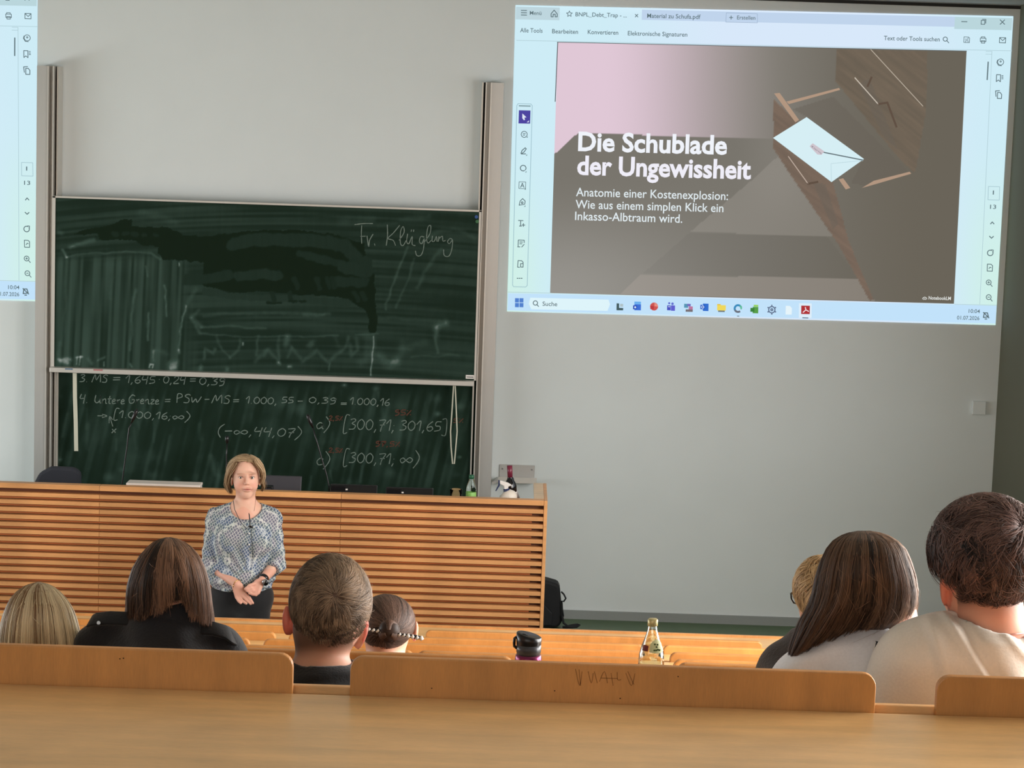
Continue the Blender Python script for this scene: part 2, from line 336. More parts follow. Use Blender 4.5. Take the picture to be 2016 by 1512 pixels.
def paint_upper(px, py):
    wx = px+5*(fbm(px/14, py/14, 3)-.5)*2; wy = py+4*(fbm(px/11, py/11, 9)-.5)*2
    v = .22+.07*(fbm(px/90, py/40, 5)-.5)
    # vertical wiping streaks low on the left, arcs across the rest
    vs = smooth(495, 520, py)*smooth(380, 340, px-(py-500)*.1)
    v = v+vs*(.24*(vnoise(px/5+py/110, py/170, 2)-.45)+.06)
    v = v+(1-vs)*.14*(vnoise(px/180, (py-.00012*(px-560)**2)/5, 11)-.45)
    v = v+.05*smooth(780, 850, px)*(fbm(px/20+py/30, py/60, 4)-.4)
    dark = [z1(*p) for p in [(200,355),(300,312),(480,282),(590,240),(650,240),(655,290),(930,305),(1000,330),(1060,358),(1180,372),(1400,350),(1706,312)]]
    dark += [z2(*p) for p in [(0,318),(300,325),(490,350),(560,362),(700,412),(765,420),(770,560),(800,640),(835,660),(845,820),(860,1000),(852,1100),(800,1100),(800,1000),(770,935),(640,845),(500,822),(300,815),(0,785)]]
    dark += [z1(*p) for p in [(1560,790),(1400,795),(1300,770),(1200,745),(1200,560),(1050,555),(900,542),(850,492),(870,442),(760,442),(690,402),(560,396),(420,390),(400,350)]]
    v = np.where(inpoly(wx, wy, dark), .0, v)
    def wipe(pts, w, val, a=1):
        nonlocal v
        k = smooth(w/2+1.5, w/2-1.5, dline(wx, wy, pts))*a
        v = v*(1-k)+val*k
    wipe([z1(1430,430), z1(1600,390), z2(0,395), z2(400,400), z2(620,440), z2(690,520)], 26, .21)
    wipe([z2(270,500), z2(420,540), z2(640,590), z2(700,560)], 15, .20)
    wipe([z2(600,600), z2(780,640), z2(770,560)], 24, .21)
    wipe([z2(560,710), z2(760,720)], 20, .20)
    wipe([z1(1460,672), z1(1680,660), z2(110,672)], 20, .21)
    wipe([z1(1080,700), z1(1240,690), z1(1390,665)], 20, .20)
    wipe([z1(1220,790), z1(1500,830), z2(0,840), z2(300,850), z2(640,880)], 14, .24)
    for x, y, w in [(520,350,10),(600,345,8),(665,350,12),(740,355,7),(830,360,7)]: wipe([z1(x,y), z1(x+20,y+3)], w, .14)
    for x in (60, 190, 230, 400, 480, 520, 690, 745): wipe([z2(x, 690 if 200 < x < 600 else 800), z2(x+20, 760 if 200 < x < 600 else 850)], 9, .15)
    for x, y in [(20,876),(80,874),(200,868),(270,866)]: wipe([z2(x,y), z2(x+45,y)], 4, .05)
    # pale streaks of dust
    sxp = px+9*(fbm(px/26, py/26, 41)-.47); syp = py+9*(fbm(px/26+9, py/26+4, 43)-.47)
    def streak(pts, w, a):
        nonlocal v
        v = v+(1.15 if w < 1.7 else .95)*a*np.exp(-(dline(sxp, syp, pts)/(w*1.6))**2)*(.45+1.1*fbm(px/9+50, py/9, 77))
    for pts, w, a in [([z1(190,450),z1(260,425),z1(360,402)],2.5,.25), ([z1(160,525),z1(350,495),z1(620,485),z1(800,495),z1(880,545)],1.2,.13),
        ([z1(720,190),z1(860,215),z1(990,270)],4,.08), ([z1(160,530),z1(150,900),z1(130,1200)],2,.07), ([z1(905,740),z1(925,980)],1.3,.22),
        ([z1(680,780),z1(660,980),z1(650,1230)],1.8,.18), ([z1(790,950),z1(785,1160)],1.4,.2), ([z1(1075,900),z1(1040,1010),z1(1010,1240)],1.4,.25),
        ([z1(1110,990),z1(1180,1060)],2.5,.2),([z1(1110,990),z1(1170,930)],2,.14),([z1(1110,1000),z1(1170,1110)],2,.16), ([z1(1090,870),z1(1150,770)],2.5,.1),
        ([z1(1180,1070),z1(1420,1050),z2(0,1070)],1.5,.12), ([z1(1180,1115),z1(1420,1130),z2(200,1135),z2(560,1130)],1.3,.12),
        ([z1(1200,980),z1(1500,960),z2(0,960),z2(500,965)],2.2,.10), ([z2(300,960),z2(460,962)],2,.14),
        ([z2(700,1120),z2(870,1110)],1.2,.14), ([z2(835,1130),z2(815,1430)],1,.35), ([z2(830,1150),z2(830,1300)],4,.12),
        ([z2(1100,440),z2(1000,680),z2(930,920)],1.6,.16), ([z2(1150,540),z2(1080,760),z2(1010,920)],1.4,.10), ([z2(1350,470),z2(1220,640),z2(1170,760)],2.5,.12),
        ([z2(880,290),z2(1000,270)],3,.05), ([z2(1050,240),z2(1250,215)],4,.1), ([z2(600,255),z2(820,240)],5,.08),
        ([z2(1200,410),z2(1330,330),z2(1450,310),z2(1600,370)],3,.10), ([z2(870,985),z2(1380,1020)],3,.08), ([z2(1310,1060),z2(1390,1025)],4,.25), ([z2(1310,1060),z2(1305,1140)],3,.2),
        ([z2(1300,1140),z2(1320,1250)],1.5,.12), ([z2(1130,1285),z2(1480,1280)],1.5,.07), ([z2(880,1280),z2(960,1350),z2(1010,1320)],5,.2),
        ([z2(1040,1230),z2(1230,1190)],4,.1), ([z2(980,1330),z2(1060,1240),z2(1060,1180)],4,.08),
        ([z2(0,1290),z2(30,1240),z2(100,1330),z2(110,1140)],2,.14), ([z2(180,1140),z2(170,1200)],4,.25), ([z2(210,1220),z2(170,1290)],2,.12), ([z2(215,1230),z2(290,1330),z2(400,1240),z2(490,1340),z2(620,1210),z2(640,1140)],2.2,.14),
        ([z2(360,1190),z2(350,1200)],4,.2), ([z2(100,1340),z2(115,1345)],2,.35), ([z2(190,1358),z2(205,1358)],2,.35), ([z2(650,1200),z2(670,1280),z2(710,1240),z2(700,1150)],2.5,.14), ([z2(780,1140),z2(785,1290),z2(740,1330)],5,.1), ([z2(500,1350),z2(490,1400)],1,.2),
        ([z2(540,1140),z2(580,1250)],3,.06), ([z1(1500,1180),z1(1500,1195)],1.2,.4), ([z1(1205,1300),z1(1215,1230),z1(1270,1270),z1(1290,1240)],1.8,.16), ([z1(1300,1130),z1(1340,1240),z1(1400,1290)],1.8,.12), ([z1(1480,1150),z1(1470,1230),z1(1400,1290)],1.8,.14), ([z1(1620,1130),z1(1610,1280)],1.8,.14), ([z1(1700,1230),z1(1600,1330)],2.5,.12),
        ([z1(105,1310),z1(180,1312)],2.5,.35), ([z1(115,1320),z1(165,1335)],2.5,.4), ([z1(255,1290),z1(255,1355)],1,.4), ([z1(232,1300),z1(232,1350)],1,.3), ([z1(225,1297),z1(270,1292)],1.4,.3), ([z1(320,1300),z1(350,1330)],2.5,.2), ([z1(400,1310),z1(450,1290)],1.5,.2),([z1(445,1330),z1(447,1358)],1,.35), ([z1(645,1345),z1(650,1370)],1.5,.25), ([z1(795,1370),z1(797,1345),z1(822,1345),z1(820,1370)],1,.4), ([z1(830,1240),z1(822,1320)],2.2,.25), ([z1(945,1345),z1(990,1335)],4,.25), ([z1(950,1375),z1(985,1370)],3,.35), ([z1(1010,1240),z1(1015,1260)],2,.3), ([z1(1188,1360),z1(1186,1385)],2.5,.25), ([z1(1380,1380),z1(1378,1392)],2.5,.25), ([z1(130,470),z1(165,525)],1.4,.3), ([z1(90,330),z1(120,350)],3,.14), ([z1(1018,575),z1(1020,595)],1,.5), ([z1(770,600),z1(775,680)],1.2,.14), ([z1(520,540),z1(490,840)],2.5,.07), ([z1(95,1300),z1(110,1180)],2,.14), ([z1(860,1240),z1(920,1270)],3,.08)]:
        streak(pts, w, a)
    v = v+.03*(fbm(px/6, py/60, 21)-.5)
    return np.clip(v, 0, 1)
def paint_lower(px, py):
    v = .18+.20*(vnoise((px+py*.25)/7, py/130, 31)-.45)*smooth(740, 790, py)+.22*(fbm(px/60, py/45, 33)-.48)
    r = np.random.default_rng(5)
    for i in range(46):
        x = r.uniform(120, 900); y = r.uniform(770, 950); L = r.uniform(12, 50); a = r.uniform(-.6, .5)
        v = v+r.uniform(.03, .12)*np.exp(-(dline(px, py, [(x, y), (x+L*a*.5, y+L)])/r.uniform(2, 6))**2)
    for x, y, w, a in [(905,800,9,.14),(860,785,14,.12),(590,805,16,.12),(560,795,12,.08),(690,785,8,.07),(740,765,6,.15),(790,800,14,.06),(840,830,16,.07),(690,950,14,.1),(300,935,12,.08),(520,940,14,.08),(215,940,12,.14),(118,905,5,.2),(450,940,14,.1),(350,945,9,.12),(240,925,6,.09),(830,905,14,.06),(770,930,12,.09),(900,935,9,.07),(640,870,10,.05),(905,900,4,.25),(678,758,4,.3),(862,815,6,.25)]:
        v = v+1.5*a*np.exp(-(((px-x)/w)**2+((py-y)/(w*.7))**2)**.8)
    v = v-.1*smooth(775, 755, py-.0*(px))*0
    return np.clip(v, 0, 1)
UY = 15.60; LYb = 15.685
ux0 = float(np.mean([onY(107,388,UY)[0], onY(106,722,UY)[0]])); ux1 = float(np.mean([onY(944,416,UY)[0], onY(936,748,UY)[0]]))
uz1 = float(np.mean([onY(107,388,UY)[2], onY(946,416,UY)[2]])); uz0 = float(np.mean([onY(106,722,UY)[2], onY(937,748,UY)[2]]))
ub = thing('chalkboard', 'upper sliding green chalkboard with Fr. Klügling chalked on it', 'chalkboard', ((ux0+ux1)/2, UY+.02, uz0))
MB().box(ux0, ux1, UY+.002, UY+.03, uz0, uz1).build('board_core', DARKM, ub)
board_surface('writing_surface', ux0+.006, ux1-.006, uz0, uz1-.006, UY, paint_upper, BOARDM, ub)
fr = MB(); fr.box(ux0-.014, ux0+.006, UY-.008, UY+.03, uz0, uz1+.006); fr.box(ux1-.006, ux1+.008, UY-.008, UY+.03, uz0, uz1+.006)
fr.box(ux0-.014, ux1+.008, UY-.008, UY+.03, uz1-.004, uz1+.008); fr.build('frame', ALU2, ub)
MB().box(ux0-.012, ux1-.004, UY-.075, UY+.03, uz0-.034, uz0).build('chalk_tray', ALU2, ub, bevel=.004)
for nm, a, bb, mm in [('blue_chalk', 128, 143, (110,130,150)), ('red_chalk', 184, 202, (190,120,120))]:
    p = onY(a, 728, UY-.077); q = onY(bb, 728, UY-.077)
    MB().box(p[0], q[0], UY-.0765, UY-.0752, uz0-.012, uz0-.002).build('chalk_smudge', mat(nm, mm, .9, var=.1), ub)
# maker's label in the corner
p = onY(917, 738, UY-.002); q = onY(934, 746, UY-.002)
st = MB().box(p[0], q[0], UY-.003, UY-.0005, q[2], p[2]).build('maker_label', WHITEP, ub)
MB().box(p[0]+.008, q[0]-.008, UY-.0036, UY-.003, q[2]+.010, p[2]-.012).build('print_line', DARKM, st)
# pull straps of the upper board
STRAP = mat('cream_strap', (214, 210, 190), .8, var=.06, scale=30)
def strap(pts, w, y, hgt=.003):
    b = MB(); P = [onY(x, yy, y) for x, yy in pts]
    L_ = []; R_ = []
    for i, p in enumerate(P):
        t = P[min(i+1, len(P)-1)]-P[max(i-1, 0)]; n = np.array([-t[2], 0, t[0]]); n /= np.linalg.norm(n)
        L_.append(p+n*w/2); R_.append(p-n*w/2)
    for i in range(len(P)-1): b.prism([L_[i], L_[i+1], R_[i+1], R_[i]], (0, hgt, 0))
    return b
b = strap([(147, 729), (147.5, 780), (149, 830), (150, 888)], .028, UY-.03); b.build('pull_strap', STRAP, ub)
b = strap([(896, 757), (898, 800), (900, 850), (897, 885), (894.5, 913), (891, 913), (888, 880), (887, 850), (890.5, 800), (893, 757)], .0085, UY-.03, .012); b.build('pull_strap', STRAP, ub)
# lower board
lb = thing('chalkboard', 'lower green chalkboard covered with chalk formulas behind the desk', 'chalkboard', ((ux0+ux1)/2, LYb+.02, .62))
q0 = onY(115, 800, LYb)[0]; q1 = onY(934, 900, LYb)[0]
MB().box(q0, q1, LYb+.002, LYb+.03, .60, 1.84).build('board_core', DARKM, lb)
board_surface('writing_surface', q0, q1, .60, 1.84, LYb, paint_lower, BOARDM, lb, .007)
MB().box(q0-.012, q0, LYb-.008, LYb+.03, .60, 1.84).build('frame', ALU2, lb); MB().box(q1, q1+.008, LYb-.008, LYb+.03, .60, 1.84).build('frame', ALU2, lb)

# ------------------------------------------------------------------ chalk handwriting
G = {  # single-stroke glyphs: (advance, polylines) in a unit-height box, y up
'0': (.62, [[(.3,.95),(.08,.7),(.06,.3),(.26,.02),(.48,.2),(.52,.65),(.3,.95)]]),
'1': (.42, [[(.02,.62),(.3,.98),(.27,0)]]),
'2': (.6, [[(.08,.75),(.28,.97),(.48,.8),(.4,.5),(.06,.05),(.3,.0),(.55,.04)]]),
'3': (.58, [[(.1,.88),(.35,.97),(.46,.78),(.22,.55),(.48,.36),(.38,.06),(.04,.03)]]),
'4': (.6, [[(.14,1),(.06,.5),(.5,.55)],[(.5,.95),(.42,-.1)]]),
'5': (.56, [[(.5,.95),(.16,.93),(.12,.55),(.42,.5),(.44,.15),(.05,.02)]]),
'6': (.56, [[(.44,.95),(.14,.6),(.08,.2),(.28,0),(.48,.2),(.38,.45),(.1,.35)]]),
'7': (.56, [[(.05,.9),(.5,.92),(.28,.4),(.2,-.1)],[(.12,.48),(.46,.5)]]),
'9': (.56, [[(.46,.8),(.28,.95),(.1,.75),(.2,.5),(.46,.62),(.46,.85),(.4,.1),(.1,-.08)]]),
',': (.3, [[(.16,.1),(.06,-.2)]]), '.': (.28, [[(.1,.05),(.14,.02)]]), ';': (.3, [[(.14,.5),(.16,.46)],[(.14,.08),(.04,-.2)]]), '*': (.3, [[(.12,.45),(.17,.42)]]),
'=': (.7, [[(.08,.6),(.6,.62)],[(.08,.3),(.6,.32)]]), '-': (.6, [[(.06,.42),(.52,.44)]]),
'[': (.4, [[(.4,1.25),(.12,1.2),(.06,-.3),(.34,-.28)]]), ']': (.4, [[(.0,1.2),(.3,1.18),(.34,-.3),(.04,-.32)]]),
'(': (.4, [[(.36,1.2),(.1,.8),(.06,.2),(.26,-.35)]]), ')': (.4, [[(.06,1.25),(.36,.7),(.3,.2),(.02,-.35)]]),
'8': (1.0, [[(.45,.3),(.25,.52),(.06,.35),(.2,.08),(.45,.3),(.7,.55),(.92,.35),(.75,.1),(.45,.3)]]),
'a': (.6, [[(.46,.55),(.25,.62),(.06,.35),(.18,.02),(.42,.2),(.48,.6),(.46,.1),(.58,.02)]]),
'c': (.5, [[(.46,.5),(.28,.62),(.07,.35),(.18,.02),(.46,.08)]]),
'M': (.9, [[(.05,0),(.28,1),(.42,.3),(.72,1),(.8,0)]]), 'S': (.55, [[(.5,.88),(.3,1),(.1,.78),(.42,.45),(.36,.05),(.04,.06)]]),
'P': (.6, [[(.15,0),(.14,.98),(.42,.98),(.48,.68),(.16,.5)]]), 'W': (.9, [[(.05,.7),(.14,.1),(.36,.5),(.5,.1),(.76,.75)]]),
'U': (.72, [[(.14,.95),(.1,.3),(.3,.05),(.52,.3),(.58,.95),(.56,.1),(.68,.04)]]),
'n': (.5, [[(.05,.5),(.08,.02),(.1,.4),(.3,.52),(.36,.05),(.48,.03)]]), 't': (.36, [[(.16,.9),(.14,.1),(.3,.03)],[(0,.55),(.32,.57)]]),
'e': (.42, [[(.05,.25),(.3,.35),(.22,.55),(.06,.35),(.12,.03),(.38,.08)]]), 'r': (.36, [[(.06,.5),(.08,.02),(.1,.38),(.3,.5)]]),
'G': (.7, [[(.58,.85),(.32,.98),(.08,.55),(.2,.05),(.5,.1),(.54,.45),(.34,.42)]]), 'z': (.42, [[(.06,.5),(.36,.5),(.06,.05),(.4,.05)]]),
'u': (.5, [[(.06,.5),(.06,.1),(.26,.06),(.36,.5),(.36,.08),(.48,.03)]]),
'x': (.5, [[(.05,.5),(.4,0)],[(.42,.55),(.05,-.05)]]), '%': (.55, [[(.46,.95),(.06,0)],[(.08,.9),(.14,.78)],[(.4,.2),(.46,.08)]]), ' ': (.4, []),
'>': (.7, [[(.0,.3),(.34,.3)],[(.28,.55),(.6,.28),(.3,.0)]])}
def ribbon(b, P, w, y_n):
    P = [np.array(p) for p in P]
    if len(P) > 2:                              # smooth the pen stroke
        Q = []
        for i in range(len(P)-1):
            p0 = P[max(i-1, 0)]; p1 = P[i]; p2 = P[i+1]; p3 = P[min(i+2, len(P)-1)]
            for t in (0, .25, .5, .75):
                Q.append(.5*((2*p1)+(-p0+p2)*t+(2*p0-5*p1+4*p2-p3)*t*t+(-p0+3*p1-3*p2+p3)*t**3))
        Q.append(P[-1]); P = Q
    n0 = len(b.v)
    for i, p in enumerate(P):
        t = P[min(i+1, len(P)-1)]-P[max(i-1, 0)]; n = np.array([-t[2], 0, t[0]]); n /= np.linalg.norm(n)+1e-9
        ww = w*(.75+.5*rnd.random())
        b.v += [tuple(p+n*ww/2), tuple(p-n*ww/2)]
    for i in range(len(P)-1): b.f.append((n0+2*i, n0+2*i+1, n0+2*i+3, n0+2*i+2))
def write(b, text, x0, x1, ybase, h, y, w=.006, slope=.034, dx=.12):
    adv = sum(G[c][0] for c in text); k = (x1-x0)/adv; x = x0
    for c in text:
        a, st = G[c]
        for s in st:
            P = []
            for u, v in s:
                px = x+u*k+v*h*dx; py = ybase+(x-x0)*slope-v*h
                P.append(onY(px, py, y))
            ribbon(b, P, w, y)
        x += a*k
CHALK = mat('white_chalk', (124, 138, 128), .95, var=.45, scale=260)
RCHALK = mat('red_chalk_line', (96, 58, 44), .95, var=.4, scale=260)
yl = LYb-.0015; b = MB()
CM = [None]
def q(t, xa, xb, yb, h=15, zz=z3, **k):
    b_ = MB(); write(b_, t, zz(xa, 0)[0], zz(xb, 0)[0], zz(0, yb)[1], h, yl, **k); b_.build('chalk_writing', CM[0], lb)
CM[0] = CHALK; q('3.', 300, 385, 237); q('MS', 410, 560, 240); q('=', 595, 680, 240); q('1,645', 715, 990, 247); q('*', 1005, 1040, 245); q('0,24', 1055, 1265, 250); q('=', 1290, 1360, 252); q('0,39', 1380, 1620, 262)
q('4.', 300, 385, 425, 17); q('Untere', 430, 715, 430, 17); q('Grenze', 740, 1025, 432, 17); q('=', 1065, 1130, 435, 14); q('PSW', 1165, 1415, 425, 17); q('-', 1425, 1480, 425); q('MS', 1490, 1665, 430, 16); q('=', 1680, 1750, 435, 13)
write(b, '1.000,', z3(1800,0)[0], z4(110,0)[0], z3(0,432)[1], 14, yl); b.build('chalk_writing', CHALK, lb); b = MB(); q('55', 140, 245, 392, 12, z4); q('-', 270, 325, 395, 10, z4); q('0,39', 365, 600, 392, 12, z4); q('=', 625, 690, 415, 9, z4); q('1.000,16', 705, 1040, 405, 14, z4)
q('>', 465, 565, 560, 12); q('[1.000,16;8)', 610, 1300, 560, 14)
q('x', 590, 640, 695, 14)
ribbon(b, [onY(*z3(x_, y_), yl) for x_, y_ in [(605,640),(590,590),(575,548)]], .005, yl); ribbon(b, [onY(*z3(x_, y_), yl) for x_, y_ in [(572,610),(576,548),(604,580)]], .005, yl)
b.build('chalk_arrow', CHALK, lb); b = MB(); write(b, '(-8,44,07)', z3(1545,0)[0], z4(305,0)[0], z3(0,712)[1], 17, yl, dx=.2)
q('a)', 425, 540, 607, 20, z4); q('[300,71;', 650, 1085, 610, 22, z4); q('301,65]', 1115, 1510, 618, 20, z4)
q('c)', 425, 540, 905, 22, z4); q('[300,71;', 650, 1085, 885, 21, z4); q('8)', 1115, 1280, 895, 22, z4)
b.build('chalk_writing', CHALK, lb)
CM[0] = RCHALK; q('2,5%', 530, 650, 535, 9, z4, w=.007); q('95%', 1075, 1220, 492, 11, z4, w=.008); q('5%', 1560, 1650, 555, 9, z4, w=.006); q('2,5%', 530, 650, 800, 9, z4, w=.007); q('97,5%', 915, 1125, 748, 10, z4, w=.008)
b = MB(); yu = UY-.0015
def z2line(pts, w=.0055): ribbon(b, [onY(*z2(*p), yu) for p in pts], w, yu)
for s in [[(690,280),(760,272),(830,272)],[(745,285),(742,350),(745,425)],[(735,370),(775,368)],[(785,365),(798,450),(805,400),(832,352)],[(842,425),(846,440)],
          [(940,280),(942,360),(932,440)],[(1035,285),(985,345),(945,385),(985,400),(1003,440)],[(1030,400),(1068,340),(1062,295),(1042,330),(1040,420),(1060,440),(1085,400)],
          [(1095,350),(1088,410),(1105,425),(1130,370),(1130,430),(1155,440)],[(1125,318),(1122,335)],[(1142,318),(1140,335)],
          [(1222,375),(1195,372),(1185,410),(1205,425),(1222,385),(1215,470),(1195,515),(1165,515),(1155,480)],
          [(1225,410),(1265,350),(1272,290),(1250,300),(1240,380),(1250,420),(1275,400)],[(1285,365),(1282,405),(1300,405),(1315,370),(1320,410)],[(1335,370),(1330,410)],[(1338,385),(1360,368),(1365,405),(1385,400)],
          [(1440,398),(1420,385),(1400,410),(1415,425),(1438,400),(1432,470),(1410,520),(1375,515),(1370,470)]]:
    z2line(s)
    if s[0] == (842,425): b.build('name_writing', CHALK, ub); b = MB()
b.build('name_writing', CHALK, ub)
# round magnets
for px_, py_, c_, l_ in [(938, 427, (40, 84, 150), 'blue round magnet in the top right corner of the upper chalkboard'), (939.5, 436, (48, 110, 66), 'green round magnet just below the blue one on the upper chalkboard')]:
    p = onY(px_, py_, UY-.003); bb = MB(); bb.tube([p+[0, .003, 0], p-[0, .006, 0]], .012, 14)
    tag(bb.build('magnet', mat('magnet_plastic', c_, .4, var=.05)), l_, 'magnet', 'magnets on the upper board')

# ------------------------------------------------------------------ guide rails of the boards
def rail(xs, ztop, mirror, label):
    """xs: photograph x of the column's left and right edge at its top"""
    x0 = onY(xs[0], 140, 15.62)[0]; x1 = onY(xs[1], 140, 15.62)[0]; w = x1-x0
    t = thing('board_rail', label, 'rail', ((x0+x1)/2, 15.7, 0))
    def X(a, c): return (x0+a*w, x0+c*w) if not mirror else (x1-c*w, x1-a*w)
    for nm, a, c, y0, mt in [('main_profile', 0, .55, 15.60, ALU), ('edge_lip', .55, .60, 15.585, ALU2), ('channel', .60, .78, 15.66, ALU), ('edge_lip', .78, .83, 15.60, ALU2), ('slot', .83, .93, 15.70, DARKM), ('edge_lip', .93, 1, 15.64, ALU2)]:
        xa, xb = X(a, c); MB().box(xa, xb, y0, 15.795, 0, ztop).build(nm, mt, t)
    return t
rz = onY(94, 130, 15.65)[2]
rail((74, 114), rz, False, 'left aluminium guide rail of the chalkboards rising beside the cropped projection')
rail((950, 993), onY(975, 163, 15.65)[2], True, 'right aluminium guide rail of the chalkboards beside the large projection')

# ------------------------------------------------------------------ projected computer image
def ztq(px, py, k): return onY(px, py, WY-.004-.0006*k)
EM = {}
def em(c, k=1.0):
    if c not in EM: EM[c] = emit('projected_%d_%d_%d' % c, c, k)
    return EM[c]
scr = thing('projected_image', 'large complete projection of a slide in a document window, right of the boards', 'projection', onY(1490, 320, WY-.004))
def poly(name, pts, c, k=1, parent=None):
    P = [ztq(x, y, k) for x, y in pts]
    return mk(name, P, [tuple(range(len(P)))[::-1]], em(c), parent or scr)
def quad(x0, y0, x1, y1):                       # axis-aligned in the projected picture, slanted as the picture is
    def w(x, y):
        s = .0225+(y-20)/600*.006; k = .0249+(x-1015)/980*.0327
        return (x, y)
    s = lambda y: .0225+(y-20)/600*.006; kx = lambda x: .0249+(x-1015)/980*.0327
    return [(x0, y0), (x1, y0+s(y0)*(x1-x0)), (x1-kx(x1)*(y1-y0), y1+s(y0)*(x1-x0)), (x0-kx(x0)*(y1-y0), y1)]
def stroke(name, lines, w, c, k=3, parent=None):
    if name in ('panel_line', 'dark_edge') and len(lines) > 1:
        for l_ in lines: stroke(name, [l_], w, c, k, parent)
        return
    b = MB()
    for pts in lines:
        P = [np.array(p, float) for p in pts]
        for p, q_ in zip(P[:-1], P[1:]):
            d = q_-p; L_ = np.linalg.norm(d)+1e-6; n = np.array([-d[1], d[0]])/L_*w/2; e = d/L_*w*.25
            n0 = len(b.v); b.v += [tuple(ztq(*(r_), k)) for r_ in (p-e+n, q_+e+n, q_+e-n, p-e-n)]; b.f.append((n0, n0+1, n0+2, n0+3))
    return mk(name, b.v, b.f, em(c), parent or scr)
def circ(cx, cy, r, n=18, a0=0, a1=360): return [(cx+r*math.cos(math.radians(a0+(a1-a0)*i/n)), cy+r*math.sin(math.radians(a0+(a1-a0)*i/n))) for i in range(n+1)]
FC = {}
def ftext(name, s, x0, x1, yb, cap, c, k=4, bold=0, slope=None, parent=None):
    cu = bpy.data.curves.new('t', 'FONT'); cu.body = s; cu.size = 1; cu.offset = bold; cu.resolution_u = 3
    o = bpy.data.objects.new('t', cu); COL.objects.link(o); dg = bpy.context.evaluated_depsgraph_get(); dg.update()
    me = bpy.data.meshes.new_from_object(o.evaluated_get(dg)); bpy.data.objects.remove(o)
    V = np.zeros(len(me.vertices)*3); me.vertices.foreach_get('co', V); V = V.reshape(-1, 3)
    fa = [tuple(p.vertices) for p in me.polygons]; bpy.data.meshes.remove(me)
    u = (V[:, 0]-V[:, 0].min())/(V[:, 0].max()-V[:, 0].min()); v = V[:, 1]/.69
    sl = slope if slope is not None else .0225+(yb-20)/600*.006
    X = x0+u*(x1-x0); Y = yb+(X-x0)*sl-v*cap; X = X+v*cap*(.0249+(X-1015)/980*.0327)
    return mk(name, [ztq(a, b_, k) for a, b_ in zip(X, Y)], fa, em(c), parent or scr)
# window field with its cyan-white tones
def grid_paint(name, quadpts, nx, ny, fn, k):
    (ax, ay), (bx, by), (cx, cy), (dx, dy) = quadpts
    U, Vv = np.meshgrid(np.linspace(0, 1, nx), np.linspace(0, 1, ny))
    X = (1-Vv)*((1-U)*ax+U*bx)+Vv*((1-U)*dx+U*cx); Y = (1-Vv)*((1-U)*ay+U*by)+Vv*((1-U)*dy+U*cy)
    d = np.stack([(X.ravel()-1008)/F, -(Y.ravel()-756)/F, -np.ones(X.size)], 1) @ M.T
    P = np.array([0, 0, H])+d*((WY-.004-.0006*k)/d[:, 1])[:, None]
    i = np.arange((ny-1)*(nx-1)); r = i//(nx-1); c = i % (nx-1); a = r*nx+c
    return mk(name, P, np.stack([a, a+1, a+nx+1, a+nx], 1)[:, ::-1].copy(), EMG, scr, False, {'col': lin(fn(X.ravel(), Y.ravel()))})
EMG = emit('projected_picture', None)
def mixc(a, b, t): t = np.asarray(t)[:, None]; return np.asarray(a, float)*(1-t)+np.asarray(b, float)*t
def field(x, y):
    c = mixc((206, 236, 246), (216, 232, 250), smooth(1150, 1450, x)*smooth(2000, 1700, x))
    c = c*(1-smooth(350, 620, y)[:, None]*.0)
    g = smooth(250, 560, y)*(smooth(1100, 1010, x)+smooth(1860, 1960, x)); c = mixc(c, (0, 0, 0), 0*g)
    c = c*(1-np.clip(g, 0, 1)[:, None])+np.array((208, 240, 232))*np.clip(g, 0, 1)[:, None]
    edge = smooth(8, 0, np.abs(y-(12+(x-1015)*.0225)))
    return np.clip(c+edge[:, None]*6, 0, 255)
grid_paint('window_field', [(1015, 10), (1995, 32), (1960, 640), (998, 613)], 60, 40, field, 0)
poly('tab_bar', quad(1016, 13, 1102, 38), (190, 214, 222), 1); poly('tab_bar', quad(1264, 19, 1993, 44-5), (192, 212, 236), 1)
poly('tab_bar', quad(1880, 33, 1993, 57), (186, 214, 220), 1.5)
poly('task_bar', [(1000, 577), (1962, 602), (1960, 637), (999, 611)], (194, 226, 250), 1)
poly('search_box', [(1044, 586), (1198, 590), (1201, 599), (1196, 612), (1046, 609), (1041, 598)], (222, 244, 250), 1.6)
INK = (92, 112, 118); INK2 = (110, 138, 142)
def shade_line(x, y):
    return None
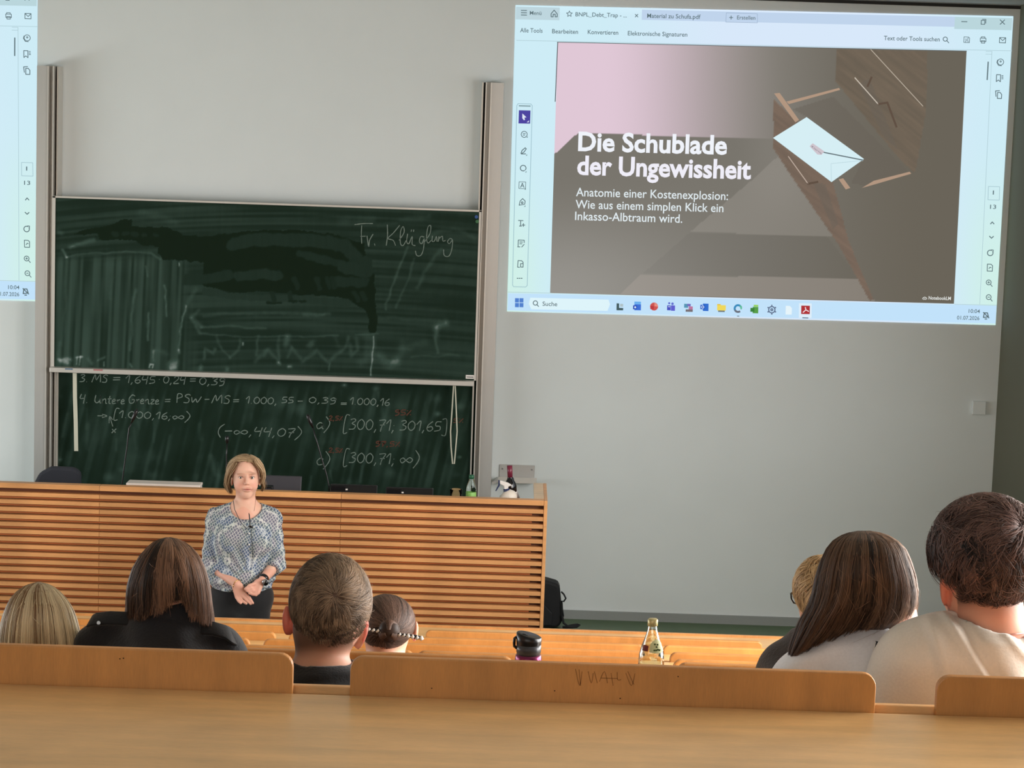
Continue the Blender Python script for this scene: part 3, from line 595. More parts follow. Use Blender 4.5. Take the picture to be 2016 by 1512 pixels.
# slide picture; its dark glow stands in for room light on the wall
def slide(x, y):
    c = mixc((121, 117, 109), (150, 147, 141), smooth(330, 580, y)*smooth(1560, 1100, x))
    c = mixc(c, (104, 97, 86), smooth(1450, 1860, x)) if False else c*(1-smooth(1450, 1850, x)[:, None])+np.array((106, 100, 89))*smooth(1450, 1850, x)[:, None]
    top = np.where(x < 1137, 303-(x-1092)*.9, 262+(x-1137)*.03)
    pk = (y < top)*(1-smooth(1180, 1560, x)); lite = np.where(y < top, 1., smooth(1440, 1560, x)*(1-smooth(330, 470, y)))*(1-smooth(1400, 1680, x))
    c = c*(1-.45*lite[:, None])+np.array((158, 152, 146))*.45*lite[:, None]
    c = c*(1-pk[:, None])+np.array((224, 200, 214))*pk[:, None]
    A = inpoly(x, y, [(1358, 457), (1480, 355), (1540, 300), (1562, 310), (1640, 465)]); B_ = inpoly(x, y, [(1220, 580), (1262, 540), (1695, 550), (1722, 592)])
    c[A] = c[A]*.7+np.array((168, 162, 154))*.3; c[B_] = c[B_]*.6+np.array((172, 162, 154))*.4
    C_ = inpoly(x, y, [(1480, 462), (1628, 465), (1692, 549), (1265, 539), (1358, 458)]); c[C_] = c[C_]*.97
    g = (fbm((x*.62-y*.78)/5, (x*.78+y*.62)/70, 7)-.5)
    for P_, col, am in [([(1646, 97), (1826, 100), (1824, 213), (1804, 330), (1799, 341), (1760, 300), (1645, 160)], (112, 100, 86), .45),
                        ([(1524, 196), (1570, 240), (1588, 232), (1522, 272), (1640, 360), (1672, 478), (1720, 590), (1712, 592), (1650, 480), (1560, 350), (1521, 290)], (120, 103, 90), .5)]:
        m_ = inpoly(x, y, P_); c[m_] = np.array(col)+g[m_][:, None]*np.array((46, 34, 26))*am
    for P_ in ([(1690, 165), (1712, 155), (1768, 295), (1740, 270)], [(1600, 360), (1625, 362), (1650, 440), (1640, 450)], [(1560, 215), (1640, 190), (1790, 340), (1700, 365), (1675, 360), (1700, 313), (1588, 230)]):
        m_ = inpoly(x, y, P_); c[m_] = c[m_]*.55+np.array((104, 97, 88))*.45
    return c
grid_paint('slide', [(1098, 83), (1903, 101), (1878, 598), (1083, 577)], 330, 200, slide, 1.5)
stroke('drawer_handle', [[(1683, 153), (1729, 205)]], 2, (200, 190, 176), 2); stroke('drawer_handle', [[(1552, 308), (1591, 362)]], 1.8, (190, 172, 158), 2)
stroke('drawer_gap_line', [[(1714, 97), (1817, 209)]], 1.6, (184, 172, 156), 2); stroke('dark_edge', [[(1098, 84), (1093, 200)]], 1.6, (80, 84, 86), 2)
stroke('dark_edge', [[(1716, 152), (1708, 170)], [(1729, 205), (1747, 202), (1765, 250)], [(1590, 362), (1610, 358)]], 4, (96, 80, 68), 2)
for P_ in ([(1524,184),(1535,183),(1573,236),(1566,241)],[(1548,200),(1652,173),(1654,177),(1553,205)],[(1697,370),(1720,356),(1791,338),(1794,342),(1715,365)],[(1651,353),(1660,351),(1674,370),(1665,373)]): poly('drawer_edge', P_, (178, 150, 128), 2.2)
poly('envelope', [(1522,271.5),(1588,230.5),(1701,313),(1637,358.5)], (214, 238, 244), 3)
stroke('envelope_fold', [[(1622, 300), (1698, 315)]], 2.2, (96, 110, 116), 3.5); stroke('envelope_crease', [[(1637, 357), (1636, 322)], [(1637, 322), (1699, 316)]], 1, (186, 214, 222), 3.3)
poly('envelope_tag', [(1594, 288), (1600, 282), (1623, 298), (1617, 305), (1609, 304)], (206, 196, 204), 3.6)
ftext('tag_text', 'Klarna', 1598, 1617, 290, 4, (120, 110, 124), 4.2, slope=.72)
ftext('slide_title', 'Die Schublade', 1138, 1431, 296, 36, (240, 243, 250), 5, .028); ftext('slide_title', 'der Ungewissheit', 1136, 1478, 343, 36, (240, 238, 248), 5, .028)
for tx, a, b_, yy in [('Anatomie einer Kostenexplosion:', 1134, 1433, 386), ('Wie aus einem simplen Klick ein', 1133, 1424, 410), ('Inkasso-Albtraum wird.', 1132, 1343, 433)]: ftext('slide_subtitle', tx, a, b_, yy, 16.5, (226, 236, 240), 5, .006)
ftext('slide_mark', 'NotebookLM', 1828, 1872, 589.5, 6.5, (222, 224, 220), 5, .02)
stroke('slide_mark', [circ(1820.5, 589, 4, 8, 180, 360), circ(1820.5, 590, 1.8, 6, 180, 360)], 1.3, (222, 224, 220), 5)
# window texts
for tx, a, b_, yy, cp in [('Menü',1043,1066,29,7.5),('BNPL_Debt_Trap - ...',1133,1234,32,8),('Material zu Schufa.pdf',1274,1379,35,8.5),('Erstellen',1451,1487,38,7.5),
    ('Alle Tools',1024,1068,63.5,8.5),('Bearbeiten',1087,1138,65.5,8.5),('Konvertieren',1157,1217,67,8.5),('Elektronische Signaturen',1236,1353,69.5,8.5),('Text oder Tools suchen',1740,1850,79,8.5),
    ('Suche',1068,1097,602,8.5),('10:04',1907,1929,616,7.5),('01.07.2026',1884,1928,629,7.5),('1',1954.4,1956.6,383,8),('13',1949,1961,411,8)]:
    ftext('window_text', tx, a, b_, yy, cp, INK, 4, .008)
I = lambda L_, w=1.6, c=INK: stroke('icon', L_, w, c, 4)
I([[(1026, y_), (1037, y_+.3)] for y_ in (20.5, 25, 29.5)]); I([[(1085,27),(1091,20),(1097,27.5),(1097,33),(1093,33),(1093,28),(1089,28),(1089,33),(1085,33),(1085,27)]])
I([[(1121+6*math.sin(math.pi*k_/5)*(1 if k_ % 2 == 0 else .45), 27.5-6*math.cos(math.pi*k_/5)*(1 if k_ % 2 == 0 else .45)) for k_ in range(11)]], 1.2)
I([[(1250.5,28),(1256,33.5)],[(1250.5,33.5),(1256,28)]], 1.4); I([[(1436,34.5),(1443,34.7)],[(1439.5,31),(1439.3,38)]], 1.4)
stroke('button_outline', [[(1430,25.5),(1491,27),(1491,45),(1429,43.5),(1430,25.5)]], 1, (160, 180, 205), 3)
I([[(1893,42.5),(1904,42.8)]]); I([[(1932,40),(1939,40.2),(1938.5,48),(1931.5,47.8),(1932,40)],[(1934,38),(1941,38.2),(1940.5,46)]], 1.4); I([[(1969,39),(1978,48)],[(1978,39),(1969,48)]])
I([circ(1861, 77, 4.2, 12), [(1864.5, 80.5), (1868, 84.5)]], 1.5)
I([[(1898,72.5),(1907,73),(1909,75),(1908.5,84),(1897.5,83.5),(1898,72.5)],[(1900,77),(1906,77.2),(1906,74)],[(1901,84),(1901,80),(1906,80),(1906,84)]], 1.1)
I([[(1930,75),(1941,75.5),(1941,82),(1930,81.7),(1930,75)],[(1932,75),(1932,72.5),(1939,72.7),(1939,75)],[(1932,80),(1939,80.2),(1938.7,85),(1932,84.8),(1932,80)]], 1.3)
I([[(1968,74),(1980,74.3),(1979.5,84.5),(1967.5,84),(1968,74)],[(1968,74),(1974,80),(1980,74.5)]], 1.4)
stroke('panel_line', [[(1017, 79.5), (1992, 100)], [(1085, 577), (1000, 575)], [(1953, 101), (1929, 599)], [(1879, 599), (1962, 601)], [(1941,101),(1953,101.3),(1952.5,107),(1940.5,106.7)]], 1, (176, 204, 212), 2.6)
stroke('slide_top_edge', [[(1097, 83), (1903, 100.5)]], 1.3, (92, 98, 98), 2.8)
stroke('scroll_bar', [[(1945.5, 122), (1943.5, 157)]], 2.4, (98, 118, 124), 4)
I([circ(1970, 122, 6, 14), [(1964, 118), (1962.5, 123), (1966, 129), (1972, 129.5)], circ(1970, 121, 1.5, 5)], 1.3)
I([[(1962,147),(1970,147.3),(1969.5,161),(1965.5,157.5),(1961.5,160.7),(1962,147)],[(1972,149),(1975,149)],[(1972,152),(1975,152)],[(1972,155),(1975,155)]], 1.5)
I([[(1964,182),(1969,182),(1972,186),(1971.5,194),(1963.5,193.7),(1964,182)],[(1961,190),(1960,179),(1968,178.5)]], 1.6)
stroke('page_box', [[(1946,367),(1968,367.6),(1967.3,394),(1945,393.2),(1946,367)]], 1, (160, 190, 200), 3)
I([[(1950,441),(1953.5,437),(1957,441)]], 1.8); I([[(1948,465),(1952,469),(1956,465.3)]], 1.8)
I([circ(1949.5, 498, 5.5, 14, -30, 300)], 1.7); I([[(1951.5,492),(1955.5,492.3),(1955,496.5)]], 1.5)
I([[(1944,520),(1951,520.3),(1954,523),(1953.5,534),(1943.6,533.6),(1944,520)],[(1947,529),(1949,526),(1951.5,527)]], 1.5)
for yy, pl in ((556, 1), (585, 0)): I([circ(1946.5, yy, 4.8, 14), [(1950, yy+3.8), (1953.5, yy+8)], [(1944.5, yy), (1948.5, yy)]]+([[(1946.5, yy-2), (1946.5, yy+2)]] if pl else []), 1.5)
I([[(1936,625),(1938,616),(1944,616),(1946,624),(1936,625)],[(1939,628),(1943,628)],[(1936,615),(1947,626)]], 2)
stroke('tool_palette', [[(1020,204),(1045,204.7),(1048,208),(1038,562),(1035,565),(1011,564.4),(1009,561),(1017.5,208),(1020,204)]], 1.1, (150, 184, 196), 3)
stroke('palette_grip', [[(1022, 208.3), (1044, 208.9)]], 2.4, (130, 156, 162), 4)
poly('selected_tool', [(1021.5, 217), (1044.5, 217.6), (1043.6, 243.5), (1020.7, 243)], (78, 70, 160), 3); poly('arrow_cursor', [(1028.5, 223.5), (1036.5, 231), (1032.5, 231.5), (1033.5, 236), (1031, 236.5), (1028.3, 232.5)], (225, 232, 245), 4)
poly('corner_mark', [(1041.5, 237), (1041, 241), (1037, 241)], (225, 232, 245), 4)
I([circ(1032, 264.5, 6, 14), [(1029.5, 263), (1034.5, 263)], [(1029.5, 266), (1033.5, 266)]], 1.4); I([[(1025.5,302),(1028,296),(1034,291),(1036,293),(1032,299),(1026,303),(1035,303)]], 1.7)
I([circ(1030, 331, 5.6, 12, 60, 400)], 1.7); I([[(1022,358),(1035,358.4),(1034.6,371.5),(1021.6,371),(1022,358)]], 1.1); I([[(1025,369),(1028.4,360.5),(1031.6,369.2)],[(1026.3,366),(1030.6,366.2)]], 1.4)
I([[(1022,404),(1024,396),(1029,391),(1034,396),(1033,402),(1022,404)],circ(1028,399,1.8,8)], 1.5); I([[(1020.5,434),(1030,434.4)],[(1025.2,434),(1024.8,445)],[(1022.5,445),(1027,445)],[(1030.5,440),(1030.3,446)],[(1027.5,443),(1033.5,443.2)]], 1.6)
I([[(1032,478),(1032,473),(1020.5,472.6),(1020,485)],[(1023,476.5),(1029,476.7)],[(1023,480),(1028,480)],[(1019,486),(1024,486)],[(1032,481),(1027,486.5)]], 1.5)
I([[(1020,513),(1027,513.3),(1030,516.5),(1029.5,518)],[(1020,513),(1019,526),(1023,526.3)],[(1025,519),(1030,519),(1029.7,526),(1025,525.8),(1025,519)]], 1.5)
for x_ in (1019, 1023, 1027): stroke('icon', [[(x_-1.1, 548), (x_+1.1, 548)]], 1.8, INK, 4)
for x_, y_ in ((1039,271),(1037.8,306.5),(1036.5,339.5),(1035.4,373.5),(1034.5,407)): poly('corner_mark', [(x_, y_-3), (x_, y_), (x_-3, y_)], INK2, 4)
# task bar icons
for i_ in (0, 1):
    for j_ in (0, 1): poly('start_tile', [(1014+i_*8.8, 587+j_*9.4), (1021.8+i_*8.8, 587.2+j_*9.4), (1021.6+i_*8.8, 595.5+j_*9.4), (1013.8+i_*8.8, 595.3+j_*9.4)], (84, 130, 206), 4)
I([circ(1054, 596.5, 4.3, 12), [(1057.3, 600), (1060.5, 603.5)]], 1.6)
def ic(pts, c, k=4): poly('taskbar_icon', pts, c, k)
R = lambda x, y, w, h: [(x, y), (x+w, y+.4), (x+w-.3, y+h), (x-.3, y+h-.3)]
ic(R(1214,597,5,14), (70,92,96)); ic(R(1214,606,13,5), (70,92,96)); ic(R(1221,598,6,6), (176,194,200))
ic(R(1249,593.5,13,6), (110,176,238)); ic(R(1249,599,13,12), (64,112,214)); ic(R(1246.5,601,8,8), (40,70,176)); ic(circ(1250.5,605,2,8)[:-1], (215,230,248), 4.6)
ic(circ(1287.7,603.5,8,16)[:-1], (206,86,82)); ic([(1288.5,603),(1288.5,595.5),(1295,600),(1295.5,604)], (232,142,128), 4.5); ic(R(1280.5,602,7,7), (190,60,64), 4.6)
ic(circ(1317.5,597,2.2,8)[:-1], (96,108,206)); ic(circ(1324,598,2.6,8)[:-1], (96,108,206)); ic(R(1313.5,601,7,10), (76,84,190)); ic(R(1321,601,8,11), (98,96,206)); ic(R(1315.5,603,4,1.6), (220,226,248), 4.8)
ic(R(1347,598,8,8), (86,150,180)); ic(R(1353,598,7,5), (118,110,190), 4.2); ic(R(1356,603,8,9), (190,120,160), 4.4); ic(R(1350,609,14,5), (120,112,116), 4.6)
ic(R(1384,597.5,11,15), (52,110,206)); ic(R(1379,600,9,9), (40,92,196), 4.5); stroke('taskbar_icon', [circ(1383.5,604.5,2.4,8)], 1.2, (220,235,250), 4.8)
ic(R(1412,598.5,7,4), (226,190,60)); ic(R(1412,600.5,17,11), (240,216,92), 4.3); ic(R(1414,611,13,3.4), (120,130,128), 4.6)
stroke('taskbar_icon', [circ(1453,607.5,6.6,12,160,330)], 4, (60,140,190), 4); stroke('taskbar_icon', [circ(1453,607.5,6.6,8,60,160)], 4, (110,116,128), 4); stroke('taskbar_icon', [circ(1455,606,4.4,8,-60,30)], 3, (96,190,150), 4.3); stroke('taskbar_icon', [[(1451.5,622.3),(1455,622.4)]], 1.5, INK, 4)
ic(R(1484,600,9,4), (150,210,90)); ic(R(1482,604,11,13), (88,158,72)); ic(R(1477.5,606,8,8), (60,130,60), 4.5)
stroke('taskbar_icon', [circ(1519.5,609.8,6.3,12), circ(1519.5,609.8,2,8)], 2.2, (96,112,140), 4)
for k_ in range(6): a_ = k_*60+30; stroke('taskbar_icon', [[(1519.5+6.5*math.cos(math.radians(a_)), 609.8+6.5*math.sin(math.radians(a_))), (1519.5+9*math.cos(math.radians(a_)), 609.8+9*math.sin(math.radians(a_)))]], 2.6, (96,112,140), 4)
ic([(1547,602),(1555,602.3),(1559,606.5),(1558.5,619.5),(1546.5,619.2)], (230,244,250)); poly('active_tile', R(1573,597,25,29), (222,238,250), 2.4); ic(R(1577.5,601.5,17,17), (176,52,56)); stroke('taskbar_icon', [[(1585.5,605),(1586.5,610),(1581,615)],[(1586.5,610),(1592,613)]], 1.8, (240,225,230), 4.8)
stroke('active_mark', [[(1580,625.6),(1591,626)]], 1.8, (96,110,130), 4)
# the same picture, cropped by the frame, on the wall's left part
sh = onY(71, 593, WY)-onY(1960, 640, WY)
copy_thing(scr, (sh[0], 0, sh[2]), 'second projection of the same window, cropped at the left edge of the photo')

# ------------------------------------------------------------------ slatted lecture desk
DY = 12.75
dx0 = -4.9; dx1 = onY(1070, 1100, DY)[0]; dtop = float(np.mean([onY(0, 952, DY)[2], onY(1070, 985, DY)[2], onY(640, 970, DY)[2]]))
desk = thing('lecture_desk', 'long beech lecture desk fronted with horizontal slats', 'desk', ((dx0+dx1)/2, DY+.3, 0))
seams = [dx0, onY(195, 1050, DY)[0], onY(670, 1050, DY)[0], dx1-.008]
MB().box(dx0, dx1-.008, DY+.055, DY+.075, .02, dtop-.03).build('backing_panel', BACKW, desk)
for i in range(3): MB().box(seams[i]+.001, seams[i+1]-.001, DY-.002, DY+.06, dtop-.030, dtop).build('top_rail', SLATW, desk, bevel=.0015)
pitch = 15.2*DY/F; nz_ = int((dtop-.06)/pitch); sl_me = []
for i in range(3):
    b = MB(); b.box(0, seams[i+1]-seams[i]-.002, 0, .045, 0, .0235); sl_me.append(b)
for r_ in range(1, nz_+1):
    z_ = dtop-.030-r_*pitch+.0205
    for i in range(3):
        if r_ == 1: o_ = sl_me[i].build('slat', SLATW, desk); sl_me[i] = o_
        else: o_ = sl_me[i].copy(); COL.objects.link(o_); o_.parent = desk
        o_.location = Vector((seams[i]+.001, DY, z_-.0235))
for i in range(nz_):                             # thin bearers in the gaps, seen as the brown strips
    z_ = dtop-.030-(i+1)*pitch+.0205-.0235
    MB().box(dx0, dx1-.075, DY+.026, DY+.056, z_-.0155, z_-.0065).build('spacer_strip', STRIPW, desk)
MB().box(dx1-.008, dx1+.012, DY-.004, DY+.62, 0, dtop).build('side_panel', SLATW, desk, bevel=.002)
MB().box(dx1-.066, dx1-.008, DY+.06, DY+.62, dtop-.02, dtop).build('end_cap', DESKW, desk)
MB().box(dx0, dx1-.01, DY+.075, DY+.66, dtop-.17, dtop-.14).build('worktop', DESKW, desk)
for x_ in (dx0, -2.6, -.6): MB().box(x_, x_+.03, DY+.075, DY+.6, 0, dtop-.17).build('support_panel', BEECHV, desk)
WT = dtop-.14

# ------------------------------------------------------------------ things on the lecture desk
def base(px, py, y): p = onY(px, py, y); return p
def flat_monitor(px0, px1, ptop, y, label, black_part, tilt=.06, name='monitor', mt=None):
    a = onY(px0, ptop, y); c = onY(px1, ptop+(px1-px0)*.034, y); z = (a[2]+c[2])/2; cx = (a[0]+c[0])/2; w = c[0]-a[0]
    t = thing(name, label, 'monitor', (cx, y, WT), None)
    hh = max(z-WT-.03, .1)
    MB().prism([(cx-w/2, y-.0, z), (cx+w/2, y, z), (cx+w/2, y-tilt, z-hh), (cx-w/2, y-tilt, z-hh)], (0, .022, 0)).build('housing', mt or GREYP, t, bevel=.004)
    MB().prism([(cx-w/2+.01, y+.0225, z-.01), (cx+w/2-.01, y+.0225, z-.01), (cx+w/2-.01, y-tilt+.0225, z-hh+.01), (cx-w/2+.01, y-tilt+.0225, z-hh+.01)], (0, .002, 0)).build('screen', BLACKP, t)
    MB().box(cx-.03, cx+.03, y-tilt*.6-.0, y-tilt*.6+.03, WT+.01, z-hh*.7).build('neck', BLACKP, t); MB().box(cx-.10, cx+.10, y-.09, y+.07, WT, WT+.012).build('foot', BLACKP, t, bevel=.004)
    if black_part:
        MB().box(cx-w/2+.008, cx-w/2+black_part, y-.02, y-.006, z-.06, z-.008).build('port_cover', BLACKP, t)
        for k_ in (0, 1): MB().box(cx-w/2+black_part+.004, cx-w/2+black_part+.016, y-.02, y-.012, z-.030-.018*k_, z-.022-.018*k_).build('indicator', WHITEP, t)
    return t
flat_monitor(518, 594, 936, 13.15, 'dark grey monitor back directly behind the standing woman', 0, mt=GREYP)
MB_ = thing('speaker_box', 'small black box on the desk beside the standing woman’s head', 'box', onY(530, 962, 12.95)*[1,1,0]+[0,0,WT])
p = onY(521, 957, 12.95); q_ = onY(537, 957, 12.95)
MB().box(p[0], q_[0], 12.93, 13.0, WT, p[2]).build('case', BLACKP, MB_, bevel=.004); MB().box(p[0]+.006, q_[0]-.006, 12.928, 12.931, WT+.01, p[2]-.01).build('grille', GREYP, MB_)
flat_monitor(650, 743, 953, 13.1, 'black monitor top peeking over the desk, nearer the woman', .09, mt=BLACKP)
flat_monitor(760, 853, 959, 13.1, 'black monitor top peeking over the desk, nearer the drinking glass', .09, mt=BLACKP)
# long white tray
p = onY(249, 951, 12.84); q_ = onY(393, 957, 12.84)
t_ = thing('lamp_bar', 'long narrow white box lying on the left part of the lecture desk', 'box', ((p[0]+q_[0])/2, 12.9, WT))
MB().box(p[0], q_[0], 12.84, 12.95, WT, (p[2]+q_[2])/2).build('box_body', WHITEP, t_, bevel=.004)
MB().box(p[0]-.002, q_[0]+.002, 12.837, 12.953, (p[2]+q_[2])/2-.012, (p[2]+q_[2])/2+.003).build('lid', mat('pale_cover', (238, 226, 216), .45, var=.03), t_, bevel=.003)
# gooseneck microphones
def goose(head0, head1, pts, y, label):
    t = thing('gooseneck_microphone', label, 'microphone', onY(*pts[-1], y)*[1, 1, 0]+[0, 0, WT], 'microphones on the lecture desk')
    P = [onY(*q, y) for q in pts]; P[-1][2] = WT+.02
    MB().tube(P, .0042, 6).build('gooseneck', BLACKP, t, True)
    a, b_ = onY(*head0, y), onY(*head1, y); MB().tube([a, a*.85+b_*.15, b_*.6+a*.4, b_], [.006, .012, .012, .005], 10).build('capsule', BLACKP, t, True)
    MB().lathe((P[-1][0], P[-1][1], WT), [(.0, 0), (.045, 0), (.045, .012), (.03, .02), (.0, .02)], 16).build('base', BLACKP, t, True)
goose((270, 806), (259, 832), [(259, 832), (254, 843), (250, 880), (245, 915), (240, 955), (240, 962)], 13.1, 'gooseneck microphone left, leaning right over the chalk formulas')
goose((605, 816), (616, 842), [(616, 842), (624, 870), (634, 905), (643, 935), (648, 958), (649, 966)], 13.1, 'gooseneck microphone right, leaning left beside the letter a formula')
goose((447, 858), (447, 873), [(447, 873), (446, 895), (446, 925), (446, 950), (446, 962)], 13.15, 'gooseneck microphone straight up behind the woman’s head')
def glassmat(name, rgb, rough=.03, ior=1.45):
    m, t, b = nt(name); b.inputs['Base Color'].default_value = list(lin(rgb))+[1]; b.inputs['Transmission Weight'].default_value = 1; b.inputs['Roughness'].default_value = rough; b.inputs['IOR'].default_value = ior
    return m
GLASS = glassmat('clear_glass', (235, 240, 235)); PET = glassmat('clear_bottle_plastic', (226, 236, 230), .06, 1.3)
# tumbler
p = onY(898, 963, 13.0); r_ = 12.3*13.0/F
t_ = thing('drinking_glass', 'empty clear drinking glass on the desk left of the plastic bottle', 'glass', (p[0], 13.0, WT)); hh = p[2]-WT
MB().lathe((p[0], 13.0, WT), [(0, 0), (r_*.88, 0), (r_, hh), (r_-.003, hh), (r_*.86, .008), (0, .008)], 24).build('tumbler', glassmat('thin_glass', (245, 250, 248), .05, 1.12), t_, True)
# water bottle
p = onY(928.5, 935, 13.05); r_ = 10.2*13.05/F; hh = p[2]-WT
t_ = thing('water_bottle', 'clear plastic water bottle with green cap and green label at the board rail', 'bottle', (p[0], 13.05, WT)); c_ = (p[0], 13.05, WT)
MB().lathe(c_, [(0, 0), (r_, .004), (r_, hh*.62), (r_*.95, hh*.7), (r_*.55, hh*.87), (r_*.42, hh*.91), (r_*.42, hh*.96), (0, hh*.96)], 24).build('bottle_body', PET, t_, True)
MB().lathe(c_, [(r_*1.01, hh*.22), (r_*1.03, hh*.23), (r_*1.03, hh*.55), (r_*1.01, hh*.56)], 24).build('bottle_label', mat('green_print', (140, 190, 100), .5, var=.35, scale=60), t_, True)
MB().lathe(c_, [(r_*.1, hh*.9), (r_*.52, hh*.9), (r_*.52, hh*1.0), (0, hh*1.0)], 16).build('cap', mat('green_cap', (30, 90, 60), .4, var=.05), t_, True)
# wine bottle
p = onY(1006, 917, 13.2); r_ = .037; hh = p[2]-WT; c_ = (p[0]+.012, 13.2, WT)
t_ = thing('wine_bottle', 'dark wine bottle with red foil neck beside the white spray bottle', 'bottle', c_)
tl = lambda z: (c_[0]-.02*(z/hh), c_[1])
b = MB(); b.tube([(tl(z)[0], c_[1], WT+z) for z in (0, hh*.55, hh*.62, hh*.7, hh*.76, hh)], [r_, r_, r_*.85, r_*.5, r_*.38, r_*.38], 20); b.build('bottle_body', mat('dark_green_glass', (14, 14, 16), .08, var=.05), t_, True)
b = MB(); b.tube([(tl(z)[0], c_[1], WT+z) for z in (hh*.74, hh*1.005)], [r_*.42, r_*.44], 18); b.build('foil_capsule', mat('red_foil', (112, 34, 56), .35, var=.12), t_, True)
b = MB(); b.tube([(tl(z)[0], c_[1], WT+z) for z in (hh*.12, hh*.42)], [r_*1.03, r_*1.03], 20, cap=False); b.build('bottle_label', WHITEP, t_, True)
# spray bottle
y_ = 13.0; t_ = thing('spray_bottle', 'white trigger spray bottle with blue trigger lying against the wine bottle', 'spray bottle', onY(998, 978, y_)*[1, 1, 0]+[0, 0, WT])
P_ = lambda x, y, d=0: onY(x, y, y_+d)
b = MB(); pb = P_(1002, 981); pb[2] = WT; b.tube([pb, P_(1001, 976), P_(1000, 971), P_(998, 966)], [.05, .052, .042, .022], 18); b.build('bottle_body', mat('cream_plastic', (226, 214, 200), .4, var=.04), t_, True)
b = MB(); b.tube([P_(998.5, 971), P_(996.5, 962)], [.021, .017], 16); b.build('collar', NAVYP, t_, True)
b = MB(); b.prism([P_(984,946,-.012),(P_(1000,951,-.012)),P_(1008,956,-.012),P_(1001,958,-.012),P_(1000,964,-.012),P_(993,964,-.012),P_(992,957,-.012),P_(984,953,-.012)], (0, .026, 0)); b.build('spray_head', WHITEP, t_, bevel=.004)
b = MB(); b.prism([P_(981,945,-.008),P_(985,947,-.008),P_(984,956,-.008),P_(977,967,-.008),P_(975,967,-.008),P_(981,955,-.008)], (0, .016, 0)); b.build('trigger', NAVYP, t_, bevel=.002)
# crumpled wrapper at the wine bottle's foot
b = MB(); y_ = 13.22
b.prism([onY(1013,947,y_), onY(1018,962,y_), onY(1024,983,y_), onY(1015,984,y_), onY(1013,970,y_), onY(1011,955,y_)], (0, .018, 0))
b.prism([onY(1008,936,y_), onY(1012,942,y_-.02), onY(1013,950,y_), onY(1009,948,y_)], (0, .02, 0))
t_ = b.build('gift_ribbon', mat('silver_foil', (206, 204, 208), .3, metal=.4, var=.25, scale=60), None); tag(t_, 'crumpled silver ribbon hanging on the right side of the wine bottle', 'ribbon')
# wall ledge behind
y_ = 15.77; p = onY(984, 915, y_); q_ = onY(1052, 944, y_)
t_ = thing('wall_ledge', 'grey metal ledge with back plate on the wall behind the wine bottle', 'shelf', ((p[0]+q_[0])/2, 15.79, q_[2]))
MB().box(p[0], q_[0], 15.785, 15.797, q_[2], p[2]).build('back_plate', ALU, t_, bevel=.001)
MB().box(p[0]-.01, q_[0]+.015, 15.66, 15.797, q_[2]-.012, q_[2]+.0).build('tray_floor', ALU, t_); MB().box(p[0]-.01, q_[0]+.015, 15.655, 15.665, q_[2]-.012, q_[2]+.028).build('tray_lip', ALU2, t_)
MB().prism([(p[0]-.01, 15.66, q_[2]-.012), (p[0]-.01, 15.79, q_[2]-.012), (p[0]-.05, 15.66, q_[2]-.03)], (0, 0, .02)).build('side_wing', ALU, t_)
for x_ in (p[0]+.02, q_[0]-.02): MB().tube([(x_, 15.786, p[2]-.03), (x_, 15.781, p[2]-.03)], .006, 10).build('screw', STEEL, t_)
# office chair behind the desk, far left
y_ = 13.9; p = onY(72, 930, y_); q_ = onY(113, 920, y_); cx = (p[0]+q_[0])/2+.05; ct = q_[2]
t_ = thing('office_chair', 'dark office chair back showing above the desk at the left', 'chair', (cx, y_, 0))
b = MB(); b.prism([(cx-.20, y_, ct-.55), (cx+.16, y_, ct-.55), (cx+.16, y_, ct-.03), (cx+.12, y_, ct), (cx-.03, y_, ct), (cx-.10, y_, ct-.04), (cx-.18, y_, ct-.2)], (0, .06, 0)); b.build('backrest', mat('charcoal_fabric', (46, 48, 56), .8, var=.1, scale=60), t_, bevel=.02)
MB().box(cx-.24, cx+.24, y_-.45, y_+.02, .46, .54).build('seat', mat('charcoal_fabric_seat', (46, 48, 56), .8, var=.1, scale=60), t_, bevel=.02)
MB().box(cx-.03, cx+.03, y_+.03, y_+.07, .5, ct-.3).build('back_bar', BLACKP, t_); MB().tube([(cx, y_-.2, .08), (cx, y_-.2, .46)], .03, 12).build('gas_column', STEEL, t_, True)
for k_ in range(5):
    a_ = k_*2*math.pi/5; e_ = (cx+.28*math.cos(a_), y_-.2+.28*math.sin(a_), .06)
    lg = MB().tube([(cx, y_-.2, .09), e_], [.022, .014], 8).build('leg', BLACKP, t_); MB().tube([(e_[0]-.012, e_[1], .026), (e_[0]+.012, e_[1], .026)], .026, 12).build('castor', BLACKP, lg)

# ------------------------------------------------------------------ lecture hall benches
def row_x(px, py, y): return onY(px, py, y)[0]
XR = 2.95; XL = -5.6
GAPS = dict(r2=[(800, 838, 1246), (1501, 1525, 1268)], r3=[(543, 568, 1250), (1268, 1306, 1275)], r4=[(492, 518, 1262), (1275, 1319, 1290)],
            r5=[(815, 821, 1285), (1280, 1326, 1303)], r6=[(1011, 1334, 1300)], r7=[(577, 690, 1300), (1725, 1845, 1350)])
def board(x0, x1, y, z0, z1, r, th=.018, lean=0):
    out = [(x0, y, z0), (x1, y, z0)]
    for k_ in range(7): a_ = k_*15; out.append((x1-r+r*math.cos(math.radians(a_)), y, z1-r+r*math.sin(math.radians(a_))))
    for k_ in range(7): a_ = 90+k_*15; out.append((x0+r+r*math.cos(math.radians(a_)), y, z1-r+r*math.sin(math.radians(a_))))
    return MB().prism(out, (0, th, 0))
LAB = dict(r2='bench row farthest from the camera, just behind the front panel', r3='second bench row from the lecturer, pale beech boards', r4='third bench row from the lecturer, pale beech boards',
           r5='fourth bench row from the lecturer, pale beech boards', r6='bench row carrying the thermos cup and the glass bottle', r7='nearest bench row with wide desktop in the foreground')
